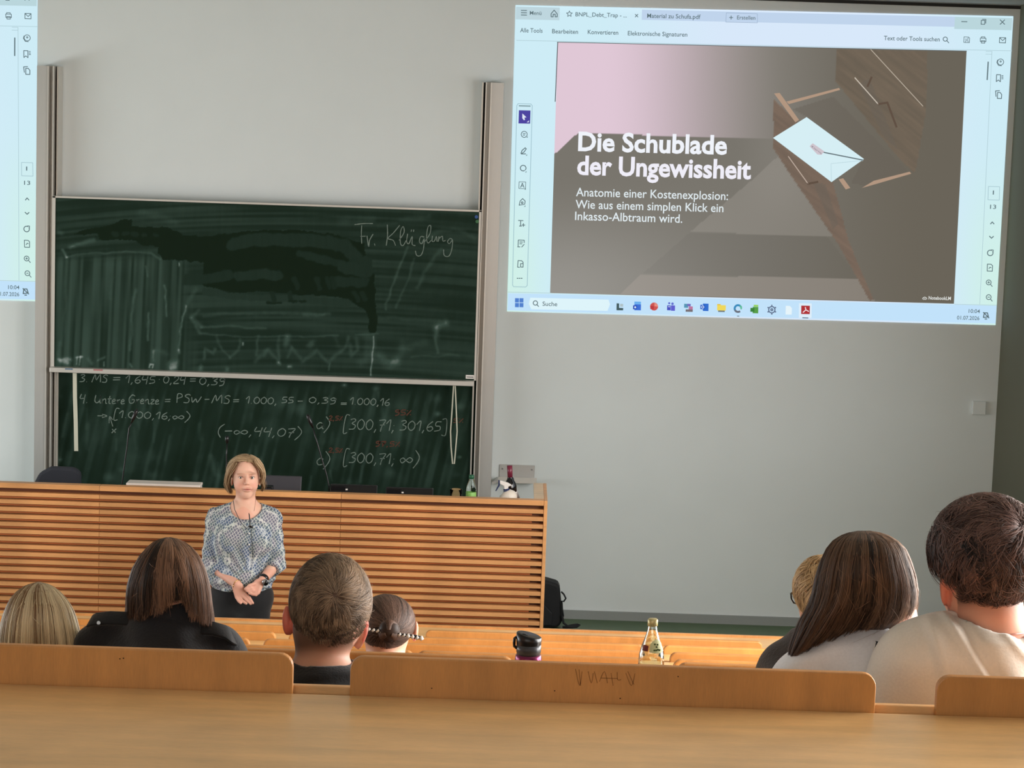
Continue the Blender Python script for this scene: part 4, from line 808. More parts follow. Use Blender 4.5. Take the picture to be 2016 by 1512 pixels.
for k in ORDER[1:]:
    y = RY[k]; t = thing('bench_row', LAB[k], 'bench', (-1, y, FL[k]), None)
    r = .024 if k != 'r7' else .025
    edges = [XL]+[e for a, c, yy in GAPS[k] for e in (row_x(a, yy, y), row_x(c, yy, y))]+[XR]
    for i in range(0, len(edges), 2):
        board(edges[i], edges[i+1], y, DZ[k]-.42, RZ[k], r, .018 if k == 'r7' else .024).build('backrest', BEECHV, t, bevel=.003 if k == 'r7' else .0055)
    bd = y-.56 if k == 'r7' else y-.36
    MB().box(XL, XR, bd, y-.003, DZ[k]-.026, DZ[k]).build('desktop', DESKW, t, bevel=.003)
    MB().box(XL, XR, y+.025, y+.040, DZ[k]-.10, DZ[k]+.008 if k == 'r7' else DZ[k]-.004).build('rear_rail', EDGEW, t, bevel=.002)
    MB().box(XL, XR, y+.06, y+.40, FL[k]+.42, FL[k]+.44).build('seat', BEECH, t, bevel=.004)
    for x_ in (XL+.1, -3.6, -1.7, .2, 1.6, XR-.15):
        lo = FL[ORDER[ORDER.index(k)+1]] if k != 'r7' else DZ['r7']-.84
        b = MB(); b.box(x_, x_+.04, y+.038, y+.30, FL[k], FL[k]+.42); b.box(x_, x_+.04, bd+.08, y-.003, lo, DZ[k]-.026); b.build('support', mat('grey_steel_support', (110, 112, 112), .5, metal=.3, var=.05) if x_ == XL+.1 and k == 'r2' else bpy.data.materials['grey_steel_support'], t)
# front panel of the first row
y = RY['r1']; t = thing('front_row_panel', 'continuous beech front panel of the first row, before the lecture desk', 'desk', (-1, y, 0))
sx = [XL, row_x(213, 1210, y), row_x(1063, 1240, y), XR]
for i in range(3): MB().box(sx[i]+.0012, sx[i+1]-.0012, y-.02, y, .0, RZ['r1']).build('panel', BEECH, t, bevel=.001)
MB().box(XL, XR, y-.40, y-.021, RZ['r1']-.035, RZ['r1']-.010).build('desktop', DESKW, t, bevel=.002)
# wear marks on the near backrest: pencil scribbles and dents
b = MB(); yy = RY['r7']-.0008
for pts in [[(1133,1317),(1141,1350),(1146,1322)],[(1140,1318),(1143,1350)],[(1158,1322),(1164,1345),(1168,1325)],[(1170,1322),(1176,1345)],[(1180,1342),(1190,1322),(1196,1345)],[(1183,1335),(1216,1336)],[(1203,1325),(1207,1350)],[(1215,1323),(1216,1338),(1223,1338)],[(1232,1325),(1243,1350),(1250,1326)],[(1236,1322),(1248,1348)]]:
    ribbon(b, [onY(x_, y_, yy) for x_, y_ in pts], .0014, yy)
b.build('pencil_scribble', mat('pencil_mark', (158, 104, 54), .8, var=.2, scale=200), bpy.data.objects['bench_row.005'])
b = MB()
for px_, py_ in [(1221, 1375), (1092, 1360), (1335, 1332), (236, 1297), (243, 1296), (850, 1355)]:
    p = onY(px_, py_, yy); b.prism([p+[.0015*math.cos(a_), 0, .0012*math.sin(a_)] for a_ in np.linspace(0, 5.2, 6)], (0, -.0003, 0))
b.build('dent', mat('dark_dent', (70, 40, 20), .9, var=.2), bpy.data.objects['bench_row.005'])

# thermos cup and juice bottle on the r6 desk
TY = 5.12; TZ = DZ['r6']; u = TY/F
p = onY(1040, 1300, TY); c_ = (p[0], TY, TZ); zt = lambda py: onY(1040, py, TY)[2]-TZ
t_ = thing('travel_mug', 'berry-red travel mug with black flip lid on the bench desk', 'mug', c_)
MB().lathe(c_, [(0, 0), (24*u, 0), (27*u, .004), (27*u, zt(1297)), (26*u, zt(1291)), (23.5*u, zt(1287)), (0, zt(1287))], 28).build('body', mat('berry_metal', (126, 40, 84), .28, metal=.55, var=.08), t_, True)
MB().lathe(c_, [(0, zt(1288)), (24*u, zt(1288)), (24*u, zt(1284)), (25*u, zt(1283)), (25*u, zt(1267)), (0, zt(1267))], 28).build('grey_band', mat('slate_plastic', (62, 64, 70), .35, var=.05), t_, True)
b = MB(); n_ = 28                                   # slanted lid: high on the left, low on the right
for zz, rr in ((1268, 25), (1262, 25.5), (0, 25.5), (0, 23)):
    for j in range(n_):
        a_ = 2*math.pi*j/n_; x_ = rr*u*math.cos(a_)
        z_ = zt(zz) if zz else zt(1250.5+5*math.cos(a_))+(0.002 if rr == 23 else 0)
        b.v.append((c_[0]+x_, c_[1]+rr*u*math.sin(a_), TZ+z_))
for i in range(3):
    for j in range(n_): b.f.append((i*n_+j, i*n_+(j+1) % n_, (i+1)*n_+(j+1) % n_, (i+1)*n_+j))
b.f.append(tuple(3*n_+j for j in range(n_))); b.build('lid', BLACKP, t_, True)
b = MB(); b.prism([(c_[0]-24*u, TY-.016, TZ+zt(1248)), (c_[0]+8*u, TY-.016, TZ+zt(1253)), (c_[0]+22*u, TY-.016, TZ+zt(1256)), (c_[0]+8*u, TY-.016, TZ+zt(1252)), (c_[0]-10*u, TY-.016, TZ+zt(1245)), (c_[0]-20*u, TY-.016, TZ+zt(1245))], (0, .032, 0)); b.build('flip_cap', BLACKP, t_, bevel=.001)
MB().tube([(c_[0]-25*u, TY-.004, TZ+zt(1254)), (c_[0]-29*u, TY-.004, TZ+zt(1257)), (c_[0]-29.5*u, TY-.004, TZ+zt(1266)), (c_[0]-29*u, TY-.004, TZ+zt(1272)), (c_[0]-24*u, TY-.004, TZ+zt(1276))], .0035, 8).build('carry_loop', BLACKP, t_, True)
TY = 5.05; u = TY/F; p = onY(1282, 1300, TY); c_ = (p[0], TY, TZ); zt = lambda py: onY(1282, py, TY)[2]-TZ
t_ = thing('juice_bottle', 'clear glass bottle with golden cap and pale label on the bench desk', 'bottle', c_)
MB().lathe(c_, [(0, 0), (25*u, 0), (26*u, .006), (26*u, zt(1298)), (24.5*u, zt(1285)), (20*u, zt(1270)), (14.5*u, zt(1255)), (10*u, zt(1240)), (8.6*u, zt(1232)), (8*u, zt(1224)), (0, zt(1224)), (6*u, zt(1226)), (7*u, zt(1234)), (13*u, zt(1256)), (22.5*u, zt(1286)), (24*u, zt(1298)), (24*u, .008), (0, .008)], 32).build('bottle_body', glassmat('bottle_glass', (240, 246, 240), .02), t_, True)
MB().lathe(c_, [(9.6*u, zt(1232)), (10.3*u, zt(1230)), (10.3*u, zt(1220)), (9*u, zt(1218)), (0, zt(1218))], 24).build('cap', mat('gold_cap', (196, 182, 128), .35, metal=.3, var=.12, scale=80), t_, True)
def wrap(a0, a1, y0, y1, bulge, matr, name, off=1.03):
    b = MB(); n = 14; mrows = 6
    prof = [(1232, 8.6), (1240, 10), (1255, 14.5), (1270, 20), (1285, 24.5), (1298, 26)]
    for i in range(mrows+1):
        for j in range(n+1):
            a_ = math.radians(a0+(a1-a0)*j/n); s_ = math.sin(math.pi*j/n)
            py = y0-bulge*s_+(y1-y0+bulge*s_+bulge*.25*s_)*i/mrows
            rr = np.interp(py, [q[0] for q in prof], [q[1] for q in prof])*off*u
            b.v.append((c_[0]+rr*math.cos(a_), c_[1]+rr*math.sin(a_), TZ+zt(py)))
    for i in range(mrows):
        for j in range(n): k0 = i*(n+1)+j; b.f.append((k0, k0+1, k0+n+2, k0+n+1))
    return b.build(name, matr, t_, True)
wrap(-105, -10, 1264, 1279, 9, mat('pale_paper_label', (226, 228, 176), .6, var=.1, scale=90), 'paper_label')
wrap(-150, -112, 1268, 1278, 1, mat('red_print', (122, 40, 32), .6, var=.2, scale=90), 'red_emblem')
b = MB()
for a_, py_ in [(-75,1264),(-58,1265),(-66,1269),(-80,1275),(-70,1275),(-60,1274),(-50,1275)]:
    r_ = np.interp(py_, [1255,1270,1285],[14.5,20,24.5])*1.06*u; aa = math.radians(a_)
    x_, yv = c_[0]+r_*math.cos(aa), c_[1]+r_*math.sin(aa); z_ = TZ+zt(py_); b.box(x_-.002, x_+.002, yv-.0008, yv+.001, z_-.002, z_+.0015)
b.build('label_print', mat('green_ink', (92, 112, 60), .6, var=.2), t_)

# ------------------------------------------------------------------ black bag by the desk
f0 = onZ(1090, 1226, 0); by = min(f0[1], 15.45); Pb = lambda x, y, d=0: onY(x, y, by+d)
t_ = thing('shoulder_bag', 'black fabric bag standing on the green floor against the wall by the desk', 'bag', (f0[0], by, 0))
BAGM = mat('black_nylon', (14, 15, 19), .7, var=.2, scale=50, bump=.15)
out = [Pb(1052, 1226), Pb(1095, 1226), Pb(1103, 1222), Pb(1108, 1210), Pb(1106, 1180), Pb(1103, 1150), Pb(1100, 1140), Pb(1083, 1135), Pb(1072, 1132), Pb(1052, 1132)]
zmin = min(p[2] for p in out); out = [p-[0, 0, zmin] for p in out]
MB().prism(out, (0, .16, 0)).build('body', BAGM, t_, bevel=.02)
MB().prism([out[0]+[.03,-.02,.02], out[1]+[-.03,-.02,.02], out[3]+[-.07,-.02,.02], out[4]+[-.06,-.02,-.06], out[9]+[.03,-.02,-.12]], (0, .03, 0)).build('front_pocket', BAGM, t_, bevel=.008)
MB().tube([Pb(1105,1165,-.01), Pb(1110,1170,-.02), Pb(1114,1178,-.02), Pb(1110,1184,-.02), Pb(1106,1183,-.01), Pb(1107,1200,-.02), Pb(1109,1214,-.02)], .006, 6).build('handle', BAGM, t_, True)
sp = [Pb(1107,1200,-.02), Pb(1110,1216,-.03), Pb(1118,1222,-.04), Pb(1128,1220,-.04), Pb(1137,1219,-.03), Pb(1141,1220,-.02), Pb(1136,1223,-.05), Pb(1124,1224,-.06), Pb(1108,1224,-.05)]
MB().tube([np.array([p[0], p[1], max(p[2]-zmin, .010)]) for p in sp], .009, 6).build('shoulder_strap', BAGM, t_, True)
#PEOPLE#
# ------------------------------------------------------------------ bodies: smooth union fields turned into one continuous mesh
class Field:
    def __init__(s, lo, hi, h):
        s.lo = np.array(lo, float); s.h = h; n = np.ceil((np.array(hi)-s.lo)/h).astype(int)+1
        s.n = n; s.f = np.full(n, .2, np.float32)
    def _sub(s, lo, hi):
        a = np.clip(np.floor((lo-s.lo)/s.h).astype(int), 0, s.n); b_ = np.clip(np.ceil((hi-s.lo)/s.h).astype(int)+1, 0, s.n)
        if (b_ <= a).any(): return None
        sl = tuple(slice(p, q) for p, q in zip(a, b_))
        ax = [(s.lo[i]+s.h*np.arange(a[i], b_[i])).astype(np.float32) for i in range(3)]
        return sl, ax[0][:, None, None], ax[1][None, :, None], ax[2][None, None, :]
    def _mix(s, sl, d, k, op):
        f = s.f[sl]
        if op == 'sub': f, d2, sg = -f, d, -1
        else: d2, sg = d, 1
        hh = np.maximum(k-np.abs(f-d2), 0)/max(k, 1e-6)
        s.f[sl] = sg*(np.minimum(f, d2)-hh*hh*k*.25)
    def cone(s, a, b, ra, rb=None, k=.02, cut=None, op='add'):
        rb = ra if rb is None else rb; a = np.array(a, float); b = np.array(b, float); m = max(ra, rb)+k+3*s.h
        g = s._sub(np.minimum(a, b)-m, np.maximum(a, b)+m)
        if g is None: return
        sl, X, Y, Z = g; d = b-a; L = max(d@d, 1e-9)
        t = np.clip(((X-a[0])*d[0]+(Y-a[1])*d[1]+(Z-a[2])*d[2])/L, 0, 1)
        D = np.sqrt((X-a[0]-t*d[0])**2+(Y-a[1]-t*d[1])**2+(Z-a[2]-t*d[2])**2)-(ra+(rb-ra)*t)
        if cut is not None:
            c, n = np.array(cut[0]), np.array(cut[1], float); n /= np.linalg.norm(n)
            D = np.maximum(D, (X-c[0])*n[0]+(Y-c[1])*n[1]+(Z-c[2])*n[2])
        s._mix(sl, D, k, op)
    def chain(s, pts, rs, k=.02, op='add'):
        for i in range(len(pts)-1): s.cone(pts[i], pts[i+1], rs[i], rs[i+1], k, op=op)
    def ell(s, c, r, k=.02, op='add', rot=None):
        c = np.array(c, float); r = np.array(r, float); m = max(r)+k+3*s.h
        g = s._sub(c-m, c+m)
        if g is None: return
        sl, X, Y, Z = g; x, y, z = X-c[0], Y-c[1], Z-c[2]
        if rot is not None:
            R_ = np.array(rot); x, y, z = (R_[i, 0]*x+R_[i, 1]*y+R_[i, 2]*z for i in range(3))
        k0 = np.sqrt((x/r[0])**2+(y/r[1])**2+(z/r[2])**2)+1e-6; k1 = np.sqrt((x/r[0]**2)**2+(y/r[1]**2)**2+(z/r[2]**2)**2)+1e-6
        s._mix(sl, k0*(k0-1)/k1, k, op)
    def half(s, c, n):                           # keep only the side where (p-c).n < 0
        c = np.array(c, float); n = np.array(n, float); n /= np.linalg.norm(n)
        ax = [(s.lo[i]+s.h*np.arange(s.n[i])).astype(np.float32) for i in range(3)]
        s.f = np.maximum(s.f, (ax[0][:, None, None]-c[0])*n[0]+(ax[1][None, :, None]-c[1])*n[1]+(ax[2][None, None, :]-c[2])*n[2])
    def ripple(s, fn):
        ax = [(s.lo[i]+s.h*np.arange(s.n[i])).astype(np.float32) for i in range(3)]
        m = np.abs(s.f) < .03; idx = np.nonzero(m)
        s.f[m] += fn(ax[0][idx[0]], ax[1][idx[1]], ax[2][idx[2]])
    def mesh(s):
        f = s.f; f[0] = f[-1] = .1; f[:, 0] = f[:, -1] = .1; f[:, :, 0] = f[:, :, -1] = .1
        i_ = (f < 0).astype(np.int8)
        cnt = sum(i_[a:i_.shape[0]-1+a, b:i_.shape[1]-1+b, c:i_.shape[2]-1+c] for a in (0, 1) for b in (0, 1) for c in (0, 1))
        act = (cnt > 0) & (cnt < 8); I_, J, K = np.nonzero(act)
        P = np.zeros((len(I_), 3)); n = np.zeros(len(I_))
        for ax in range(3):
            for u_ in (0, 1):
                for v_ in (0, 1):
                    o = [0, 0, 0]; o[(ax+1) % 3] = u_; o[(ax+2) % 3] = v_; e = list(o); e[ax] = 1
                    fa = f[I_+o[0], J+o[1], K+o[2]]; fb = f[I_+e[0], J+e[1], K+e[2]]
                    m = (fa < 0) != (fb < 0); t = np.where(m, fa/np.where(m, fa-fb, 1), 0)
                    q = np.array(o, float)[None, :].repeat(len(I_), 0); q[:, ax] = t
                    P += q*m[:, None]; n += m
        P = P/n[:, None]+np.stack([I_, J, K], 1); P = s.lo+s.h*P
        idx = np.full(act.shape, -1, np.int64); idx[act] = np.arange(len(I_)); Q = []
        for ax in range(3):
            sh_ = [slice(1, -1)]*3; sh_[ax] = slice(0, -1); sh2 = list(sh_); sh2[ax] = slice(1, None)
            A = i_[tuple(sh_)]; B = i_[tuple(sh2)]
            a, b, c = np.nonzero(A != B); fl = A[a, b, c] > B[a, b, c]
            g = [a, b, c]; g = [g[i]+(0 if i == ax else 1) for i in range(3)]
            u_, v_ = (ax+1) % 3, (ax+2) % 3; cs = []
            for du, dv in ((-1, -1), (0, -1), (0, 0), (-1, 0)):
                w = [x.copy() for x in g]; w[u_] = w[u_]+du; w[v_] = w[v_]+dv; cs.append(idx[w[0], w[1], w[2]])
            q = np.stack(cs, 1); q[~fl] = q[~fl][:, ::-1]; Q.append(q)
        Q = np.concatenate(Q); Q = Q[(Q >= 0).all(1)]
        return P, Q
def pt(px, py, y): return onY(px, py, y)
# hair strands: shallow roof-shaped ribbons, all of one hairdo in one mesh with its under-layer
def strands(P, out, w, tint, taper=.75):
    N, K, _ = P.shape
    T = np.gradient(P, axis=1); T /= np.linalg.norm(T, axis=2, keepdims=True)+1e-9
    Sd = np.cross(T, out); Sd /= np.linalg.norm(Sd, axis=2, keepdims=True)+1e-9
    O = np.cross(Sd, T); t = np.linspace(0, 1, K)[None, :, None]
    ww = (np.asarray(w).reshape(-1, 1, 1))*(1-taper*t**2)*.5*(.6+.4*np.minimum(1, t*6))
    V = np.stack([P-Sd*ww, P+O*ww*.55, P+Sd*ww], 2).reshape(-1, 3)
    b = (np.arange(N)[:, None]*K+np.arange(K-1)[None, :]).ravel()*3
    Fq = np.concatenate([np.stack([b, b+1, b+4, b+3], 1), np.stack([b+1, b+2, b+5, b+4], 1)])
    return V, Fq, (np.repeat(tint, K*3) if np.ndim(tint) == 1 else np.repeat(np.asarray(tint).ravel(), 3))
def join(parts):
    V = []; Fq = []; A = []; n = 0
    for v, f, a in parts: V.append(v); Fq.append(f+n); A.append(a); n += len(v)
    return np.concatenate(V), np.concatenate(Fq), np.concatenate(A)
def hairmat(name, dark, light, rough=.42):
    m = attrmat(name, rough+.08, mixcols=(dark, light), spec=.22)
    return m
def sil_hair(name, parent, Y0, prof, depth, matr, n=3200, seed=1, locks=90, tiltx=None, yend=None, phir=(-180, 180), wav=.5, w=.0030, back=0., tintf=None, clump=.75, skip=None, fly=60, root=0.):
    """hair that falls from the crown; prof = (photo y, left x, right x); depth(y)->(centre offset, half depth) in m"""
    r = np.random.default_rng(seed); ys = np.array([p[0] for p in prof], float); xl = np.array([p[1] for p in prof], float); xr = np.array([p[2] for p in prof], float)
    K = 16
    def pos(ph, y, s):
        l = np.interp(y, ys, xl); rr = np.interp(y, ys, xr); dc, dh = depth(y)
        cx = (l+rr)/2; hw = (rr-l)/2
        d = np.stack([(cx+hw*s*np.sin(ph)-1008)/F, -(y-756)/F, -np.ones(np.shape(y))], -1) @ M.T
        Y = Y0+dc-np.cos(ph)*dh*s
        return np.array([0, 0, H])+d*(Y/d[..., 1])[..., None]
    parts = []
    # under-layer
    U = np.radians(np.linspace(phir[0], phir[1], 40)); yy = ys[0]+(ys[-1]-ys[0])*np.linspace(0, 1, 26)**1.6
    if skip is None or not skip.get('noshell'):
        G1, G2 = np.meshgrid(U, yy); V = pos(G1, G2, .90).reshape(-1, 3); a = (np.arange(25)[:, None]*40+np.arange(39)[None, :]).ravel()
        parts.append((V, np.stack([a, a+1, a+41, a+40], 1), np.full(len(V), .05)))
    ph0 = np.radians(r.uniform(phir[0], phir[1], n)); lk = r.integers(0, locks, n); lphi = np.radians(np.linspace(phir[0], phir[1], locks)); ph0 = lphi[lk]+r.normal(0, math.radians((phir[1]-phir[0])/locks*.9), n)
    ph0 = np.clip(ph0, math.radians(phir[0]), math.radians(phir[1]))
    s0 = r.uniform(.90, 1.0, n)+.035*np.sin(lk*7.3); yst = ys[0]+(ys[-1]-ys[0])*np.where(r.random(n) < .7, r.uniform(0, .06, n), r.uniform(0, .45, n))
    ye = ys[-1]-r.uniform(0, .06, n)*(ys[-1]-ys[0])
    if yend is not None: ye = yend(ph0, r.random(n))
    t = np.linspace(0, 1, K)[None, :]; yv = yst[:, None]+(ye-yst)[:, None]*t**1.45
    lw = r.normal(0, 1, (locks, 4)); amp = np.radians(wav*6)
    ph = ph0[:, None]*(1-clump*.35*t)+lphi[lk][:, None]*clump*.35*t+amp*t*(lw[lk, 0][:, None]*np.sin(t*4+lw[lk, 1][:, None]*2)+.35*r.normal(0, 1, (n, 1))*t)
    sv = s0[:, None]+.03*wav*np.sin(t*5+lw[lk, 2][:, None]*3)*lw[lk, 3][:, None]*t
    P = pos(ph, yv, sv); c = pos(ph*0, yv, sv*0); O = P-c
    tint = np.clip(.45+.27*lw[lk, 1]+r.normal(0, .17, n), 0, 1)
    if tintf is not None: tint = np.clip(tintf(ph0, tint, r), 0, 1)
    parts.append(strands(P, O, r.uniform(.5, 1.25, n)*w, np.clip(tint[:, None]-root*(1-np.minimum(1, (yv-ys[0])/(ys[-1]-ys[0])*2.2)), 0, 1)))
    if fly:
        ph1 = np.radians(r.uniform(phir[0], phir[1], fly)); y1 = ys[0]+(ys[-1]-ys[0])*r.uniform(0, .7, fly); tt = np.linspace(0, 1, 8)[None, :]
        P = pos(ph1[:, None]+r.normal(0, .25, (fly, 1))*tt, y1[:, None]+(ys[-1]-ys[0])*r.uniform(.08, .28, (fly, 1))*tt, 1+.10*np.sin(tt*3.1)*r.random((fly, 1)))
        c = pos(ph1[:, None]*0+0*tt, y1[:, None]+0*tt, 0*tt+0.); parts.append(strands(P, P-c, np.full(fly, .0007), r.uniform(.5, 1, fly)))
    V, Fq, A = join(parts)
    return mk(name, V, Fq, matr, parent, True, {'tint': A})
def ell_hair(name, parent, C, Rr, matr, starts, dirs, length, n=3500, seed=2, K=9, lift=.0, w=.0022, shell=None, s0=(1.0, 1.03), tint0=.4, tintf=None, curl=.25, lift_end=.0, locks=None, extra=None, taper=.75, flyn=90):
    """short hair combed over an ellipsoid: unit-sphere start points, direction field, strand length in m"""
    r = np.random.default_rng(seed); C = np.array(C); Rr = np.array(Rr); q = starts(r, n); n = len(q); P = np.zeros((n, K, 3)); s_ = r.uniform(s0[0], s0[1], n)
    L = length(q, r) if callable(length) else np.full(n, length)*r.uniform(.7, 1.2, n); cur = q.copy()
    nz = r.normal(0, curl, (n, 3))
    if locks:
        cen = q[r.integers(0, n, locks)]; li = np.argmax(q @ cen.T, 1); nz = r.normal(0, curl, (locks, 3))[li]+nz*.35; lt = r.normal(0, .16, locks)[li]
    else: lt = np.zeros(n)
    for k_ in range(K):
        t = k_/(K-1); P[:, k_] = C+cur*Rr*(s_+lift*math.sin(t*2.6)+lift_end*t)[:, None]
        d = dirs(cur)+nz*(.5+t); d -= cur*np.sum(d*cur, 1, keepdims=True); d /= np.linalg.norm(d, axis=1, keepdims=True)+1e-9
        cur = cur+d*(L/(K-1)/Rr.mean())[:, None]; cur /= np.linalg.norm(cur, axis=1, keepdims=True)
    O = (P-C)/Rr; tint = np.clip(tint0+lt+r.normal(0, .13, n), 0, 1)
    if tintf is not None: tint = np.clip(tintf(q, tint, r), 0, 1)
    parts = [strands(P, O, r.uniform(.6, 1.3, n)*w, tint, taper)]
    if flyn:
        m_ = r.integers(0, n, flyn); Pf = C+(P[m_]-C)*(1+.02+.10*r.random((flyn, 1, 1))*np.linspace(0, 1, K)[None, :, None]**.8); parts.append(strands(Pf, Pf-C, np.full(flyn, .0006), r.uniform(.5, 1, flyn)))
    if shell: parts.append(shell)
    if extra: parts += extra
    V, Fq, A = join(parts)
    return mk(name, V, Fq, matr, parent, True, {'tint': A})
def sphere_starts(mask):
    def f(r, n):
        q = r.normal(0, 1, (n*4, 3)); q /= np.linalg.norm(q, axis=1, keepdims=True); q = q[mask(q)]; return q[:n]
    return f
def shell_of(C, Rr, mask, s=.985, tint=.15, nu=60, nv=40):
    u_ = np.linspace(-math.pi, math.pi, nu); v_ = np.linspace(-math.pi/2, math.pi/2, nv); U, Vv = np.meshgrid(u_, v_)
    q = np.stack([np.cos(Vv)*np.sin(U), -np.cos(Vv)*np.cos(U), np.sin(Vv)], -1).reshape(-1, 3)
    a = (np.arange(nv-1)[:, None]*nu+np.arange(nu-1)[None, :]).ravel(); Fq = np.stack([a, a+1, a+nu+1, a+nu], 1)
    ok = mask(q[Fq].mean(1)); Fq = Fq[ok]; return (np.array(C)+q*np.array(Rr)*s, Fq, np.full(len(q), tint))

SKIN = attrmat('skin', .52, sub=.18)
def fabric(name, rgb, var=.08, scale=180, rough=.85, bump=.12, sheen=.2): return mat(name, rgb, rough, var=var, scale=scale, bump=bump, sheen=sheen)
DENIM = fabric('dark_trousers', (34, 36, 46)); SHOE = mat('shoe_leather', (40, 38, 38), .5, var=.1)
def skincol(V, base=(226, 172, 146), red=(204, 110, 92)):
    n = fbm(V[:, 0]*22+7, V[:, 2]*22+V[:, 1]*9, 17); t = np.clip((n-.35)*1.1, 0, 1)[:, None]
    return lin(base)*(1-t*.35)+lin(red)*t*.35
def hand(fd, wrist, tip, nrm, sc=1, curl=.5, side=1, k=.006):
    """palm with four fingers of unequal length and a thumb leaving its side"""
    w = np.array(wrist, float); d = np.array(tip, float)-w; d /= np.linalg.norm(d); n = np.array(nrm, float); n -= d*(n@d); n /= np.linalg.norm(n); s = np.cross(d, n)*side
    for a_ in (-.026, -.009, .009, .026): fd.cone(w+s*a_*.6*sc, w+d*.085*sc+s*a_*sc, .014*sc, .012*sc, k*2)
    for a_, L, r in ((-.031, .060, .0075), (-.011, .074, .0082), (.010, .080, .0084), (.030, .070, .0080)):
        p = w+d*.085*sc+s*a_*sc; q1 = p+(d*math.cos(curl*.5)-n*math.sin(curl*.5))*L*.45*sc; q2 = q1+(d*math.cos(curl*1.2)-n*math.sin(curl*1.2))*L*.3*sc; q3 = q2+(d*math.cos(curl*1.9)-n*math.sin(curl*1.9))*L*.25*sc
        fd.chain([p, q1, q2, q3], [r*sc, r*.95*sc, r*.88*sc, r*.75*sc], k*.5)
    p = w+d*.02*sc+s*.022*sc; q1 = p+(d*.6+s*.8)*.04*sc; q2 = q1+(d*.85+s*.4-n*.3)*.032*sc; fd.chain([p, q1, q2], [.013*sc, .0105*sc, .0085*sc], k)

